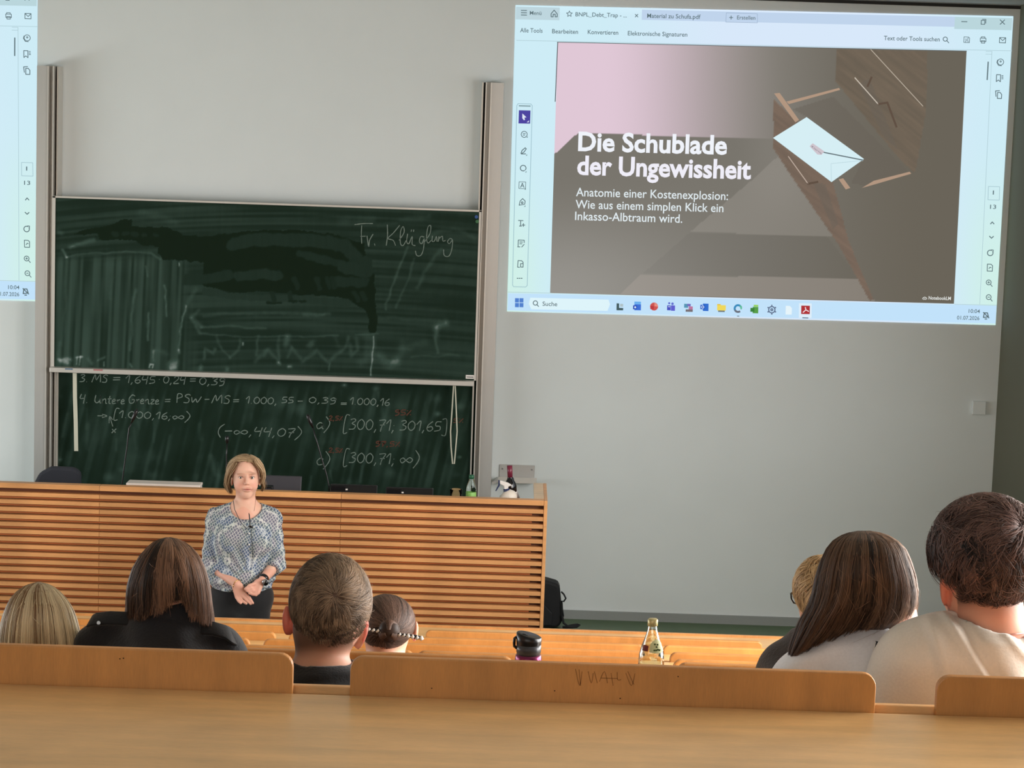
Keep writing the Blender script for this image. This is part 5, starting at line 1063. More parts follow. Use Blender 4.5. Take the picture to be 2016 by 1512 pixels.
def seated(name, label, neck, Y0, headc, headr, shl, shr, back_y, seat_z, floor_z, desk_z, top_mat, top_name, skin=(226, 172, 146), red=(204, 110, 92), neck_r=.055, chest_r=.125, nape=None, collar=None, ears=(), jaw=None, extra_body=None, extra_top=None, h=.0055, group=None, neck_top=None, paint=None, elbow_out=.10, ripple=None, sh_r=.058, hem_open=None, tsh=.012, collar_r=.0):
    """a seated person seen from behind; neck, shoulders as world points"""
    N = np.array(neck); px = (shl[0]+shr[0])/2
    t = thing(name, label, 'person', (px, back_y+.24, floor_z)); t['category'] = 'person'
    pel = np.array([px, back_y+.21, seat_z+.135]); chest = np.array([px, (back_y+.21)*.35+(N[1])*.65-.005, N[2]-.23]); up_b = np.array([(N[0]+px)/2, N[1]-.01, N[2]-.075])
    legs = []
    for sg in (-1, 1):
        hip = pel+[sg*.085, .02, -.04]; kn = np.array([px+sg*.12, back_y+.60, seat_z+.075]); an = np.array([px+sg*.12, back_y+.56, floor_z+.09])
        legs.append((hip, kn, an))
    arms = []
    for sg, sh_ in ((-1, shl), (1, shr)):
        sh_ = np.array(sh_, float); el = np.array([sh_[0]+sg*elbow_out, min(N[1]+.16, back_y+.75), max(desk_z+.055, sh_[2]-.27)]); wr = np.array([el[0]-sg*.13, el[1]+.23, desk_z+.03])
        arms.append((sh_, el, wr))
    pts = [N, pel, np.array(headc)+[0, 0, max(headr)], np.array(headc)-max(headr)]+[p for a in arms for p in a]+[p for l in legs for p in l]
    lo = np.min(pts, 0)-[.18, .17, .16]; hi = np.max(pts, 0)+[.18, .22, .06]; lo[2] = floor_z-.01
    B = Field(lo, hi, h)
    B.cone(pel, chest, .125, chest_r, .06); B.ell(pel, (.17, .115, .12), .05); B.cone(chest, up_b, chest_r, .085, .05)
    for sg, (sh_, el, wr) in zip((-1, 1), arms):
        B.cone(up_b+[0, 0, .03], sh_, .05, sh_r*.8, .06); B.cone(chest, sh_-[sg*.03, 0, .04], chest_r*.8, .055, .05)
        B.chain([sh_, el, wr], [sh_r*.86, .038, .026], .02); hand(B, wr, wr+[-sg*.04, .1, -.012], (0, 0, 1), .92, .25, -sg)
    for hip, kn, an in legs:
        B.chain([hip, kn, an], [.085, .056, .040], .03); B.cone(an-[0, .02, .045], an+[0, .16, -.06], .036, .028, .02)
    hc = np.array(headc, float); hr = np.array(headr, float)
    nt_ = neck_top if neck_top is not None else hc-[0, .0, hr[2]*.45]
    B.cone(N-[0, 0, .03], nt_, neck_r*1.12, neck_r, .03)
    B.ell(hc, hr, .02)
    jw = jaw if jaw is not None else hc+[0, .035, -hr[2]*.72]
    B.ell(jw, (hr[0]*.78, hr[1]*.72, hr[2]*.55), .03)
    fd = jw+[0, hr[1]*.62, .0]; B.ell(fd+[0, 0, -.02], (.022, .018, .018), .02); B.cone(fd+[0, .012, .055], fd+[0, .028, .025], .008, .012, .012)     # chin, nose on the far side
    for e in ears:
        c, r_, R_ = e; B.ell(c, r_, .008, rot=R_); B.ell(np.array(c)+[0, .006, .003], np.array(r_)*[1.6, .5, .55], .004, 'sub', rot=R_)
    if extra_body: extra_body(B)
    V, Q = B.mesh(); col = skincol(V, skin, red)
    if paint: col = paint(V, col)
    mk('body', V, Q, SKIN, t, True, {'col': col})
    # top garment
    lo2 = lo.copy(); lo2[2] = pel[2]-.09; T = Field(lo2, [hi[0], hi[1], N[2]+.10], h); e = tsh
    T.cone(pel, chest, .135+e, chest_r+e, .06); T.ell(pel+[0, 0, .02], (.18+e, .125+e, .12), .05); T.cone(chest, up_b, chest_r+e, .085+e, .05)
    for sg, (sh_, el, wr) in zip((-1, 1), arms):
        T.cone(up_b+[0, 0, .03], sh_, .05+e, sh_r*.8+e, .06); T.cone(chest, sh_-[sg*.03, 0, .04], chest_r*.8+e, .055+e, .05)
        T.chain([sh_, el], [sh_r*.86+e, .040+e], .02); T.cone(el, wr, .040+e, .032+e, .02, cut=(wr-(wr-el)*.12, wr-el))
    T.cone(N-[0, 0, .06], N-[0, 0, .002], neck_r+.035, neck_r+.010+collar_r, .03, cut=(N-[0, 0, -.004], (0, -.15, 1)))
    if extra_top: extra_top(T)
    if ripple: T.ripple(ripple)
    T.cone(N-[0, 0, .035], N+[0, .03, .16], neck_r+.004+collar_r, neck_r+.012+collar_r, .010, op='sub')
    T.half([px, 0, pel[2]-.05], (0, 0, -1))
    V, Q = T.mesh(); mk(top_name, V, Q, top_mat, t, True)
    L_ = Field([px-.36, back_y+.02, floor_z], [px+.36, back_y+.95, pel[2]+.12], .009)
    L_.ell(pel-[0, 0, .03], (.18, .13, .11), .05)
    for hip, kn, an in legs: L_.chain([hip, kn, an+[0, 0, .02]], [.098, .07, .056], .03)
    L_.half([0, 0, pel[2]+.0], (0, 0, 1)); V, Q = L_.mesh(); mk('trousers', V, Q, DENIM, t, True)
    for hip, kn, an in legs:
        s_ = Field(an-[.06, .09, .10], an+[.06, .24, .03], .007); s_.cone(an-[0, .025, .045], an+[0, .165, -.058], .046, .036, .03); s_.cone(an-[0, 0, .05], an-[0, 0, -.0], .046, .046, .02)
        s_.half([0, 0, an[2]-.088], (0, 0, -1)); V, Q = s_.mesh(); mk('shoe', V, Q, SHOE, t, True)
    return t
def earrot(yaw, roll=0):
    a = math.radians(yaw); b_ = math.radians(roll)
    Rz_ = np.array([[math.cos(a), math.sin(a), 0], [-math.sin(a), math.cos(a), 0], [0, 0, 1]]); Ry = np.array([[math.cos(b_), 0, math.sin(b_)], [0, 1, 0], [-math.sin(b_), 0, math.cos(b_)]])
    return Ry @ Rz_
BY7 = RY['r7']+.040; SEAT7 = FL['r7']+.44; DK6 = DZ['r6']

# --- man with short brown hair, black shirt
Y0 = 4.72; u = Y0/F; P = lambda x, y, d=0: pt(x, y, Y0+d)
hc = P(650, 1180, .01); hr = (77*u, .098, 84*u)
def stubble_ear_glow(V, col):
    q = (V-hc)/np.array(hr); x_, y_ = proj(V)
    m = smooth(1304, 1262, y_+(x_-640)*.12)*smooth(1.25, 1.05, np.abs(q[:, 0]))*(V[:, 1] < hc[1]+.07)*(q[:, 2] > -1.6)
    ear = (np.abs(x_-564) < 13)+(np.abs(x_-711) < 16)*(y_ > 1212); m = m*(1-np.clip(ear, 0, 1)*(q[:, 2] < .2))
    k = (m*.88)[:, None]; c2 = col*(1-k)+lin((88, 68, 54))*k
    e = (np.clip(ear, 0, 1)*(q[:, 2] < .1)*(y_ < 1275)*(np.abs(q[:, 0]) > .86))[:, None]; return c2*(1-e*.7)+lin((214, 84, 66))*e*.7  # ear red: light shining through the ears is painted in
def folds1(X, Y, Z): return .0035*np.sin(Z*160+np.sin(X*22)*3)*np.exp(-((Z-2.39)/.03)**2)
man1 = seated('person', 'person with short brown hair and black shirt, centre of the near row', P(634, 1322, -.015), Y0, hc, hr, P(490, 1392, -.0), P(772, 1398, -.0), BY7, SEAT7, FL['r7'], DK6,
    fabric('black_shirt', (24, 25, 29), bump=.2), 'shirt', skin=(232, 176, 150), red=(214, 116, 96), neck_r=52*u, neck_top=P(634, 1262, .02), chest_r=.135, paint=stubble_ear_glow,
    ears=[(P(567, 1222, .035), (.007, .020, .033), earrot(-24, 5)), (P(713, 1248, .035), (.007, .022, .036), earrot(24, -18))],
    extra_body=lambda B: (B.ell(P(640, 1236, .01), (60*u, .070, 48*u), .03), B.ell(P(566, 1222, .03), (.006, .014, .026), .01)), ripple=folds1)
wh = np.array([.17, -.86, .36]); wh /= np.linalg.norm(wh)
def mask1(q): return (((q[:, 2]+.93) > .45*rng.random(len(q))) & (q[:, 2] > -.93+.55*np.clip(q[:, 1], -1, 1)*.0) & (q[:, 1] < .55) & (q[:, 2]+.9*np.clip(q[:, 1], 0, 1) > -.93)) & ~((q[:, 2] < -.30) & (np.abs(q[:, 0]) > .86))
def dir1(q):
    d = q-wh*np.sum(q*wh, 1, keepdims=True); d /= np.linalg.norm(d, axis=1, keepdims=True)+.05; sw = np.cross(wh, q); return d+sw*.55+np.array([0, 0, -.35])*(q[:, 2:3] < .1)
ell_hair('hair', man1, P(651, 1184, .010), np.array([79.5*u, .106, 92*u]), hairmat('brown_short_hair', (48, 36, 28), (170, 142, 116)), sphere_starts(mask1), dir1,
    lambda q, r: (.030*smooth(-.6, .15, q[:, 2])+.005)*r.uniform(.7, 1.2, len(q)), n=15000, K=6, w=.0013, s0=(1.0, 1.035), lift=.03, curl=.28, locks=260, tint0=.38, tintf=lambda q, t, r: t+.22*smooth(.1, .9, q[:, 0]+q[:, 2]*.5), shell=None)  # tint lighter towards upper right: window light painted into the hair

# --- person in black coat with shoulder-length brown hair
Y0 = 4.80; u = Y0/F; P2 = lambda x, y, d=0, Y0=Y0: pt(x, y, Y0+d)
hc = P2(332, 1140, .02); hr = (70*u, .095, 78*u)
COAT = fabric('black_coat_cloth', (27, 27, 33), bump=.2, var=.15)
def coat_extra(T):
    T.chain([P2(250, 1250, .02), P2(200, 1262, .02), P2(182, 1285, .03)], [40*u, 38*u, 36*u], .03); T.chain([P2(380, 1262, .02), P2(425, 1276, .02), P2(440, 1300, .03)], [40*u, 36*u, 34*u], .03)
coat = seated('person', 'person with long brown hair in a black coat with epaulettes, near row left', P2(334, 1222, .0), Y0, hc, hr, P2(212, 1290, .02), P2(428, 1300, .02), BY7, SEAT7, FL['r7'], DK6,
    COAT, 'coat', skin=(232, 184, 162), neck_r=.046, neck_top=P2(334, 1180, .03), chest_r=.125, extra_top=coat_extra, elbow_out=.08, ripple=lambda X, Y, Z: .003*np.sin(X*70+Z*50)*np.exp(-((Z-2.44)/.05)**2), collar_r=.004)
def strap3(name, pts, w, th, matr, parent, bev=.003):
    b = MB(); pts = [np.array(p) for p in pts]; n = len(pts); L_ = []; R_ = []
    for i, p in enumerate(pts):
        t = pts[min(i+1, n-1)]-pts[max(i-1, 0)]; t /= np.linalg.norm(t); s = np.cross(t, [0, -.6, .8]); s /= np.linalg.norm(s); L_.append(p+s*w/2); R_.append(p-s*w/2)
    nn = np.array([0, -.6*th, .8*th]); V = []
    for l, r_ in zip(L_, R_): V += [l, r_, r_+nn, l+nn]
    Fc = [(0, 3, 2, 1), tuple(4*(n-1)+i for i in range(4))]
    for i in range(n-1):
        for j in range(4): Fc.append((4*i+j, 4*i+(j+1) % 4, 4*i+4+(j+1) % 4, 4*i+4+j))
    o = mk(name, V, Fc, matr, parent, True); m_ = o.modifiers.new('b', 'BEVEL'); m_.width = bev; m_.segments = 2; m_.limit_method = 'ANGLE'; return o
EPA = fabric('black_epaulette_cloth', (14, 14, 18), bump=.1)
e_ = strap3('epaulette', [P2(176, 1226, -.01), P2(186, 1222, -.02), P2(215, 1219, -.03), P2(262, 1221, -.03)], .036, .008, EPA, coat, .003)
MB().tube([P2(194, 1226.5, -.055), P2(194, 1226, -.062)], .004, 10).build('button', STEEL, e_)
e_ = strap3('epaulette', [P2(385, 1238, -.03), P2(420, 1240, -.03), P2(445, 1247, -.02), P2(456, 1256, -.01), P2(458, 1264, .0)], .036, .008, EPA, coat, .003)
cf = Field(P2(330, 1205)-[.14, .12, .09], P2(330, 1205)+[.14, .14, .08], .004)
cf.cone(P2(336, 1232, -.010), P2(334, 1172, .0), .068, .056, .01, cut=(P2(326, 1170, -.06), (.42, -.35, 1)))
cf.cone(P2(336, 1250, -.006), P2(338, 1160, .012), .058, .048, .004, op='sub'); cf.half(P2(330, 1236, -.06), (-.1, .3, -1))
V, Q = cf.mesh(); mk('collar', V, Q, COAT, coat, True)
prof = [(1058, 328, 336), (1060, 318, 348), (1066, 304, 362), (1076, 292, 376), (1095, 276, 392), (1120, 262, 403), (1150, 253, 411), (1180, 250, 415), (1205, 249, 418), (1225, 245, 420), (1240, 246, 420)]
def dp(y): return .01+0*y, np.interp(y, [1058, 1062, 1075, 1100, 1140, 1180, 1240], [.01, .04, .075, .105, .120, .120, .118])
def yend_coat(ph, r):
    x = np.degrees(ph); base = np.where(x < 0, np.interp(x, [-180, -90, -45, -14, 0], [1225, 1232, 1222, 1206, 1192]), np.interp(x, [0, 14, 40, 90, 180], [1186, 1182, 1222, 1240, 1225])); return base-r**2*24-4*np.sin(ph*41)
sil_hair('hair', coat, Y0, prof, dp, hairmat('brown_long_hair', (36, 25, 19), (166, 124, 98)), n=7000, seed=5, locks=80, yend=yend_coat, wav=1.0, w=.0024, skip=dict(noshell=1), tintf=lambda p, t, r: t*.8+.15*smooth(.2, 1.4, p))  # paler strands on the right carry the window light in their tint
sh_ = [(1058, 328, 336), (1066, 306, 360), (1095, 280, 388), (1130, 264, 400), (1165, 262, 406), (1182, 264, 404)]
def undershell(name, parent, Y0, prof, depth, matr, s=.9, tint=.08):
    ys = np.array([p[0] for p in prof], float); U = np.linspace(-math.pi, math.pi, 44); yy = np.concatenate([[ys[0]], ys[0]+(ys[-1]-ys[0])*np.linspace(.02, 1, 22)]); G1, G2 = np.meshgrid(U, yy)
    l = np.interp(G2, ys, [p[1] for p in prof]); r_ = np.interp(G2, ys, [p[2] for p in prof]); dc, dh = depth(G2)
    d = np.stack([((l+r_)/2+(r_-l)/2*s*np.sin(G1)-1008)/F, -(G2-756)/F, -np.ones(G2.shape)], -1) @ M.T
    Y = Y0+dc-np.cos(G1)*dh*s; V = (np.array([0, 0, H])+d*(Y/d[..., 1])[..., None]).reshape(-1, 3); a = (np.arange(len(yy)-1)[:, None]*44+np.arange(43)[None, :]).ravel()
    return mk(name, V, np.stack([a, a+1, a+45, a+44], 1), matr, parent, True, {'tint': np.full(len(V), tint)})
undershell('hair_base', coat, Y0, sh_, dp, bpy.data.materials['brown_long_hair'])

# --- blond person at the far left
Y0 = 4.86; u = Y0/F; P3 = lambda x, y, d=0, Y0=Y0: pt(x, y, Y0+d)
hc = P3(77, 1228, .02); hr = (70*u, .092, 76*u)
bl = seated('person', 'person with straight blond hair at the left edge of the near row', P3(78, 1330, .0), Y0, hc, hr, P3(-40, 1395, .0), P3(196, 1395, .0), BY7, SEAT7, FL['r7'], DK6,
    fabric('grey_jumper', (90, 92, 98)), 'jumper', neck_r=.048, neck_top=P3(77, 1275, .03))
prof = [(1146, 73, 79), (1149, 60, 93), (1155, 46, 106), (1164, 34, 117), (1178, 22, 130), (1198, 12, 143), (1222, 4, 151), (1250, -1, 158), (1290, -4, 164), (1345, -6, 166)]
def dp3(y): return .02+0*y, np.interp(y, [1146, 1150, 1165, 1190, 1230, 1345], [.01, .04, .08, .108, .118, .11])
sil_hair('hair', bl, Y0, prof, dp3, hairmat('blond_hair', (126, 92, 60), (255, 236, 196), .34), n=9000, seed=8, locks=130, wav=.3, w=.0019, clump=.95, root=.55, tintf=lambda p, t, r: t*1.3+.05+.40*smooth(.0, 1.1, p))  # tint rises to the right, painting in the strong side light

# --- person with a bun and a hair stick, one row further down
Y0 = 6.0; u = Y0/F; P4 = lambda x, y, d=0, Y0=Y0: pt(x, y, Y0+d)
BY6 = RY['r6']+.040; SEAT6 = FL['r6']+.44; hc = P4(760, 1224, .02); hr = (53*u, .092, 50*u*1.05)
bun = seated('person', 'person with brown hair in a bun held by a patterned hair stick, one row ahead', P4(757, 1312, .0), Y0, hc, hr, P4(665, 1350, .0), P4(850, 1352, .0), BY6, SEAT6, FL['r6'], DZ['r5'],
    fabric('dark_pullover', (36, 36, 42)), 'pullover', neck_r=.05, neck_top=P4(760, 1265, .03), ears=[(P4(817, 1243, .045), (.008, .018, .030), earrot(18, -5))])
bq = (P4(766, 1250, -.10)-hc)/np.array([57*u, .098, 52*u]); bq /= np.linalg.norm(bq)
HB = hairmat('bun_hair', (40, 29, 24), (122, 94, 80)); ex = []
r5 = np.random.default_rng(5); BC = P4(766, 1243, -.098); nn_ = 700; A0 = r5.uniform(0, 6.28, nn_); Kk = 12; tt = np.linspace(0, 1, Kk)
Pb_ = np.zeros((nn_, Kk, 3))
for i in range(nn_):
    rr = r5.uniform(.010, .028); a_ = A0[i]+tt*2.6; Pb_[i, :, 0] = BC[0]+rr*np.cos(a_)*1.0; Pb_[i, :, 2] = BC[2]+rr*np.sin(a_)*1.15; Pb_[i, :, 1] = BC[1]-.020*np.cos(rr/.030*1.5)+.004*np.sin(a_*3)
ex.append(strands(Pb_, Pb_-BC-[0, .03, 0], np.full(nn_, .0034), np.clip(.4+.35*np.sin(A0*3)+r5.normal(0, .1, nn_), 0, 1), .3))
v_, f_, a_ = shell_of(BC, (.027, .020, .031), lambda q: q[:, 1] < .9, 1, .1, 24, 16); ex.append((v_, f_, a_))
mk4 = lambda q: (q[:, 1] < .62) & (q[:, 2] > -.80)
ell_hair('hair', bun, hc, (57*u, .100, 53*u), HB, sphere_starts(lambda q: mk4(q) & (q @ bq < .93)), lambda q: (bq-q)*1.0+np.cross(bq, q)*-.35, lambda q, r: np.clip(np.arccos(np.clip(q @ bq, -1, 1))-.28, .1, 2)*.072*r.uniform(.7, 1.1, len(q)), n=4200, seed=3, K=12, w=.0026, s0=(1, 1.03), curl=.10, locks=90, tint0=.4, shell=shell_of(hc, (57*u, .100, 53*u), mk4, .99, .12), extra=ex, taper=.3)
st_ = MB(); a = P4(722, 1238, -.105); c_ = P4(833, 1256.5, -.105); st_.tube([a, a*.3+c_*.7, a*.12+c_*.88, c_], [.0028, .0040, .0062, .0030], 10); hs_ = st_.build('hair_stick', BLACKP, bun, True)
b = MB()
for k_ in np.linspace(.04, .97, 13): p = a*(1-k_)+c_*k_; b.tube([p-[.004, .001, .003], p+[.004, -.001, .002]], [.0036+.0022*(k_ > .7), .0036+.002*(k_ > .7)], 8)
o = b.build('ivory_inlay', WHITEP, hs_, True); o['kind'] = 'stuff'

# --- dark long-haired person in a white shirt
Y0 = 4.66; u = Y0/F; P5 = lambda x, y, d=0, Y0=Y0: pt(x, y, Y0+d)
hc = P5(1712, 1135, .03); hr = (80*u, .096, 84*u)
WSH = fabric('white_shirt_cloth', (236, 237, 243), bump=.12)
def wex(T):
    T.chain([P5(1735, 1275, .0), P5(1650, 1296, .0), P5(1585, 1330, .02), P5(1545, 1370, .03)], [38*u, 36*u, 40*u, 44*u], .04)
    T.cone(P5(1752, 1262, -.0), P5(1765, 1247, .0), .060, .052, .02, cut=(P5(1760, 1240), (-.1, -.3, 1)))
dk = seated('person', 'person with long dark brown hair in a white shirt, leaning on the near row', P5(1768, 1262, .01), Y0, hc, hr, P5(1585, 1345, .03), P5(1830, 1345, .04), BY7, SEAT7, FL['r7'], DK6,
    WSH, 'shirt', skin=(238, 196, 174), neck_r=.050, neck_top=P5(1758, 1205, .03), chest_r=.125, extra_top=wex, elbow_out=.06, ripple=lambda X, Y, Z: .0045*np.sin(X*60-Z*85)*np.exp(-((X-.64)/.08)**2)*np.exp(-((Z-2.475)/.05)**2))
cp = Field(P5(1738, 1258)-[.09, .1, .05], P5(1738, 1258)+[.09, .1, .05], .0035)
cp.cone(P5(1762, 1275, .0), P5(1762, 1240, .01), .072, .060, .01, cut=(P5(1755, 1237), (.15, -.35, 1))); cp.cone(P5(1764, 1285, .01), P5(1764, 1215, .02), .060, .053, .003, op='sub'); cp.half(P5(1745, 1262), (-.1, .4, -1))
V, Q = cp.mesh(); mk('collar', V, Q, mat('patterned_collar_cloth', (188, 194, 208), .8, var=.22, scale=160), dk, True)
sx_ = strap3('bag_strap', [P5(1733, 1266, -.085), P5(1729, 1285, -.105), P5(1727, 1305, -.120), P5(1725, 1345, -.135)], .022, .004, fabric('black_strap_webbing', (16, 16, 20)), dk, .001)
strap3('white_piping', [P5(1723, 1266, -.086), P5(1719, 1285, -.108), P5(1717, 1305, -.123), P5(1715, 1345, -.138)], .0022, .005, WHITEP, sx_, .0005)
prof = [(1045, 1690, 1712), (1048, 1672, 1730), (1054, 1656, 1748), (1065, 1640, 1766), (1080, 1628, 1780), (1105, 1616, 1790), (1135, 1606, 1800), (1165, 1600, 1806), (1195, 1590, 1806), (1220, 1576, 1798), (1240, 1568, 1782), (1262, 1560, 1740), (1285, 1552, 1680), (1298, 1553, 1590)]
def dp5(y): return .02+0*y, np.interp(y, [1045, 1050, 1065, 1095, 1140, 1200, 1260, 1298], [.01, .04, .08, .112, .122, .115, .075, .03])
def ye5(ph, r):
    x = np.degrees(ph); return np.interp(x, [-180, -80, -40, 0, 35, 60, 90, 180], [1240, 1299, 1288, 1246, 1232, 1222, 1210, 1200])-r**2*34-5*np.sin(ph*37)
sil_hair('hair', dk, Y0, prof, dp5, hairmat('dark_long_hair', (28, 19, 15), (142, 108, 84)), n=9000, seed=12, locks=120, yend=ye5, wav=.7, w=.0021, skip=dict(noshell=1), fly=120, tintf=lambda p, t, r: t*.75+.22*smooth(.3, 1.4, p))  # right side tinted lighter in place of light from the windows
undershell('hair_base', dk, Y0, prof[:-3], dp5, bpy.data.materials['dark_long_hair'], .91)

# --- man with tousled dark hair, beige shirt, right edge
Y0 = 4.50; u = Y0/F; P6 = lambda x, y, d=0, Y0=Y0: pt(x, y, Y0+d)
hc = P6(1938, 1095, .02); hr = (88*u, .100, 104*u)
BEI = fabric('beige_tee_cloth', (222, 212, 200), bump=.1)
def bex(T):
    T.chain([P6(1925, 1268, .0), P6(1850, 1276, .0), P6(1798, 1300, .01), P6(1778, 1345, .03)], [40*u, 46*u, 56*u, 54*u], .05)
    T.ell(P6(1880, 1370, -.0), (.17, .13, .16), .06)
def paint6(V, col):
    x_, y_ = proj(V); q = (V-hc)/np.array(hr)
    m = smooth(1225, 1165, y_)*(x_ > 1885)+smooth(1200, 1150, y_)*(q[:, 1] < -.2); m = np.clip(m, 0, 1)*(np.abs(x_-1862) > 20)
    k = (m*.8)[:, None]; c2 = col*(1-k)+lin((60, 44, 38))*k
    bd = (smooth(1165, 1200, y_)*(x_ < 1870)*(V[:, 1] > Y0+.03)*(y_ < 1290))[:, None]*.7; c2 = c2*(1-bd)+lin((84, 60, 50))*bd
    e = ((np.abs(x_-1860) < 22)*(y_ > 1115)*(y_ < 1200)*(q[:, 0] < -.7))[:, None]*.5; return c2*(1-e)+lin((206, 92, 72))*e
def fold6(X, Y, Z):
    g = lambda d, w: np.exp(-(d/w)**2); z = 2.60-Z; d1 = X-.905-z*.62; d2 = X-.865-z*.25; d3 = X-1.0-z*.9
    return (-.007*g(d1, .010)+.006*g(d1-.022, .012)-.004*g(d2, .010)*g(z-.05, .06)+.004*g(d2+.02, .01)*g(z-.04, .05)-.005*g(d3, .012)+.004*g(d3-.02, .014)+.002*np.sin(X*60+Z*40))*(Y < 4.5)
man2 = seated('person', 'person with thick tousled dark hair and beige tee at the right edge', P6(1958, 1256, .0), Y0, hc, hr, P6(1805, 1330, .02), P6(2118, 1345, .03), BY7, SEAT7, FL['r7'], DK6,
    BEI, 't_shirt', skin=(222, 162, 136), red=(206, 106, 88), neck_r=.066, neck_top=P6(1950, 1190, .02), chest_r=.145, extra_top=bex, paint=paint6, collar_r=.004,
    ears=[(P6(1859, 1158, .035), (.008, .021, .037), earrot(-22, 6))], jaw=P6(1925, 1180, .06),
    ripple=fold6)
nb = [P6(1915, 1232, -.045), P6(1945, 1245, -.066), P6(1985, 1250, -.066), P6(2025, 1246, -.05)]
MB().tube(nb, .0016, 6).build('necklace', mat('silver_pink_chain', (196, 140, 130), .3, metal=.6, var=.1), man2, True)
wh2 = np.array([.42, -.62, .66]); wh2 /= np.linalg.norm(wh2)
m6 = lambda q: (q[:, 1] < .80) & (q[:, 2] > -.80+.45*np.clip(q[:, 1]+.3, 0, 1)) & ~((q[:, 0] < -.52) & (q[:, 2] < -.22) & (q[:, 1] > -.75))
def dir6(q):
    d = q-wh2*np.sum(q*wh2, 1, keepdims=True); d /= np.linalg.norm(d, axis=1, keepdims=True)+.1
    return d*1.0+np.cross(wh2, q)*.35+np.array([-.15, 0, -.75])*smooth(.5, -.4, q[:, 2])[:, None]
C6 = P6(1944, 1086, .015); R6_ = np.array([112*u, .125, 110*u])
ell_hair('hair', man2, C6, R6_, hairmat('dark_tousled_hair', (20, 14, 13), (138, 104, 94)), sphere_starts(m6), dir6, lambda q, r: .055*r.uniform(.7, 1.3, len(q))*np.where(q[:, 2] < -.45, .45, 1), n=13000, seed=14, K=9, w=.0021, s0=(.93, 1.04), lift=.06, curl=.55, locks=260, tint0=.33, tintf=lambda q, t, r: t*.8+.24*smooth(-.1, .9, q[:, 0]*.6+q[:, 2]*.8), shell=shell_of(C6, R6_, m6, .955, .16), lift_end=-.02)  # highlights on top and right are put into the strand tint

# --- blond person with glasses, mostly hidden
Y0 = 5.0; u = Y0/F; P7 = lambda x, y, d=0, Y0=Y0: pt(x, y, Y0+d)
hc = P7(1624, 1158, .01); hr = (53*u, .09, 60*u)
gl = seated('person', 'person with short blond hair, glasses and dark jacket, half hidden by the dark-haired one', P7(1612, 1258, .0), Y0, hc, hr, P7(1548, 1322, .0), P7(1690, 1330, .03), BY7, SEAT7, FL['r7'], DK6,
    fabric('dark_brown_jacket', (46, 34, 28), bump=.25, var=.25), 'jacket', neck_r=.045, neck_top=P7(1618, 1215, .02), chest_r=.11, elbow_out=.03,
    extra_top=lambda T: T.chain([P7(1590, 1290, .0), P7(1545, 1310, .0), P7(1520, 1345, .02)], [26*u, 32*u, 36*u], .03))
mm = lambda q: (q[:, 2] > -.55) & (q[:, 1] < .75)
ell_hair('hair', gl, hc, (58*u, .10, 61*u), hairmat('sandy_blond_hair', (120, 84, 50), (226, 188, 138)), sphere_starts(mm), lambda q: np.array([-.3, .2, -.9])+q*0, .07, n=2200, seed=21, K=9, w=.0026, s0=(.98, 1.06), curl=.4, locks=60, tint0=.5, lift=.06, shell=shell_of(hc, (58*u, .10, 61*u), mm, .98, .3))
g_ = MB(); g_.tube([P7(1558, 1168, .06), P7(1564, 1165, .05), P7(1580, 1166, .0), P7(1592, 1168, -.05)], .0022, 6)
g_.tube([P7(1557, 1168, .065), P7(1558, 1178, .07), P7(1563, 1187, .07), P7(1569, 1189, .065), P7(1569, 1170, .065), P7(1557, 1168, .065)], .0022, 6)
g_.build('glasses', BLACKP, gl, True)
MB().prism([P7(1559, 1170, .067), P7(1560, 1178, .067), P7(1564, 1186, .067), P7(1568, 1187, .067), P7(1568, 1171, .067)], (0, .002, 0)).build('lens', GLASS, gl)

# --- the woman standing before the lecture desk
Y0 = 12.2; u = Y0/F; Pw = lambda x, y, d=0: pt(x, y, Y0+d)
wm = thing('person', 'person standing before the slatted desk in a patterned blouse and black trousers', 'person', Pw(478, 1300)*[1, 1, 0])
lo = Pw(478, 1100)+[-.31, -.30, 0]; lo[2] = 0; hi = Pw(478, 890)+[.31, .20, .04]
B = Field(lo, hi, .0042)
hd = Pw(484, 931, .005)
B.ell(hd, (27*u, .092, 33*u), .02); B.ell(Pw(484.5, 952, -.022), (22.5*u, .066, 27*u), .03); B.ell(Pw(486, 974, -.062), (9*u, .020, 8.5*u), .025)
for s_ in (-1, 1): B.ell(Pw(485+s_*14, 957, -.055), (8*u, .022, 9*u), .02); B.ell(Pw(484+s_*27.5, 948, .012), (.006, .014, 9*u), .006)      # cheeks, ears
B.ell(Pw(485.5, 932, -.082), (20*u, .012, 3*u), .012)                                                                              # brow
B.cone(Pw(486, 938, -.094), Pw(487, 951, -.112), .0065, .0105, .008); 
for s_ in (-1, 1): B.ell(Pw(487+s_*3.6, 953, -.098), (.007, .009, .006), .005); B.ell(Pw(485.5+s_*11.5, 940, -.096), (5.2*u, .012, 3.0*u), .006, 'sub')
B.ell(Pw(487, 962, -.088), (9*u, .012, 2.2*u), .006); B.ell(Pw(487, 966, -.087), (7.5*u, .012, 2.4*u), .006); B.ell(Pw(487, 963.8, -.102), (8.5*u, .010, .5*u), .002, 'sub')
B.cone(Pw(484, 962, .02), Pw(482, 1003, .02), 19*u, 20*u, .03)
ch = Pw(480, 1055, .02); pe = Pw(477, 1165, .03)
B.ell(ch, (.165, .11, .17), .06); B.cone(ch, pe, .11, .105, .06); B.ell(pe, (.14, .10, .10), .05); B.cone(Pw(482, 1006, .02), Pw(430, 1020, .03), .05, .05, .05); B.cone(Pw(482, 1006, .02), Pw(532, 1020, .03), .05, .05, .05)
SL, EL, WL = Pw(425, 1020, .03), Pw(413, 1112, .0), Pw(466, 1150, -.165); SR, ER, WR = Pw(535, 1020, .03), Pw(545, 1108, .0), Pw(517, 1142, -.155)
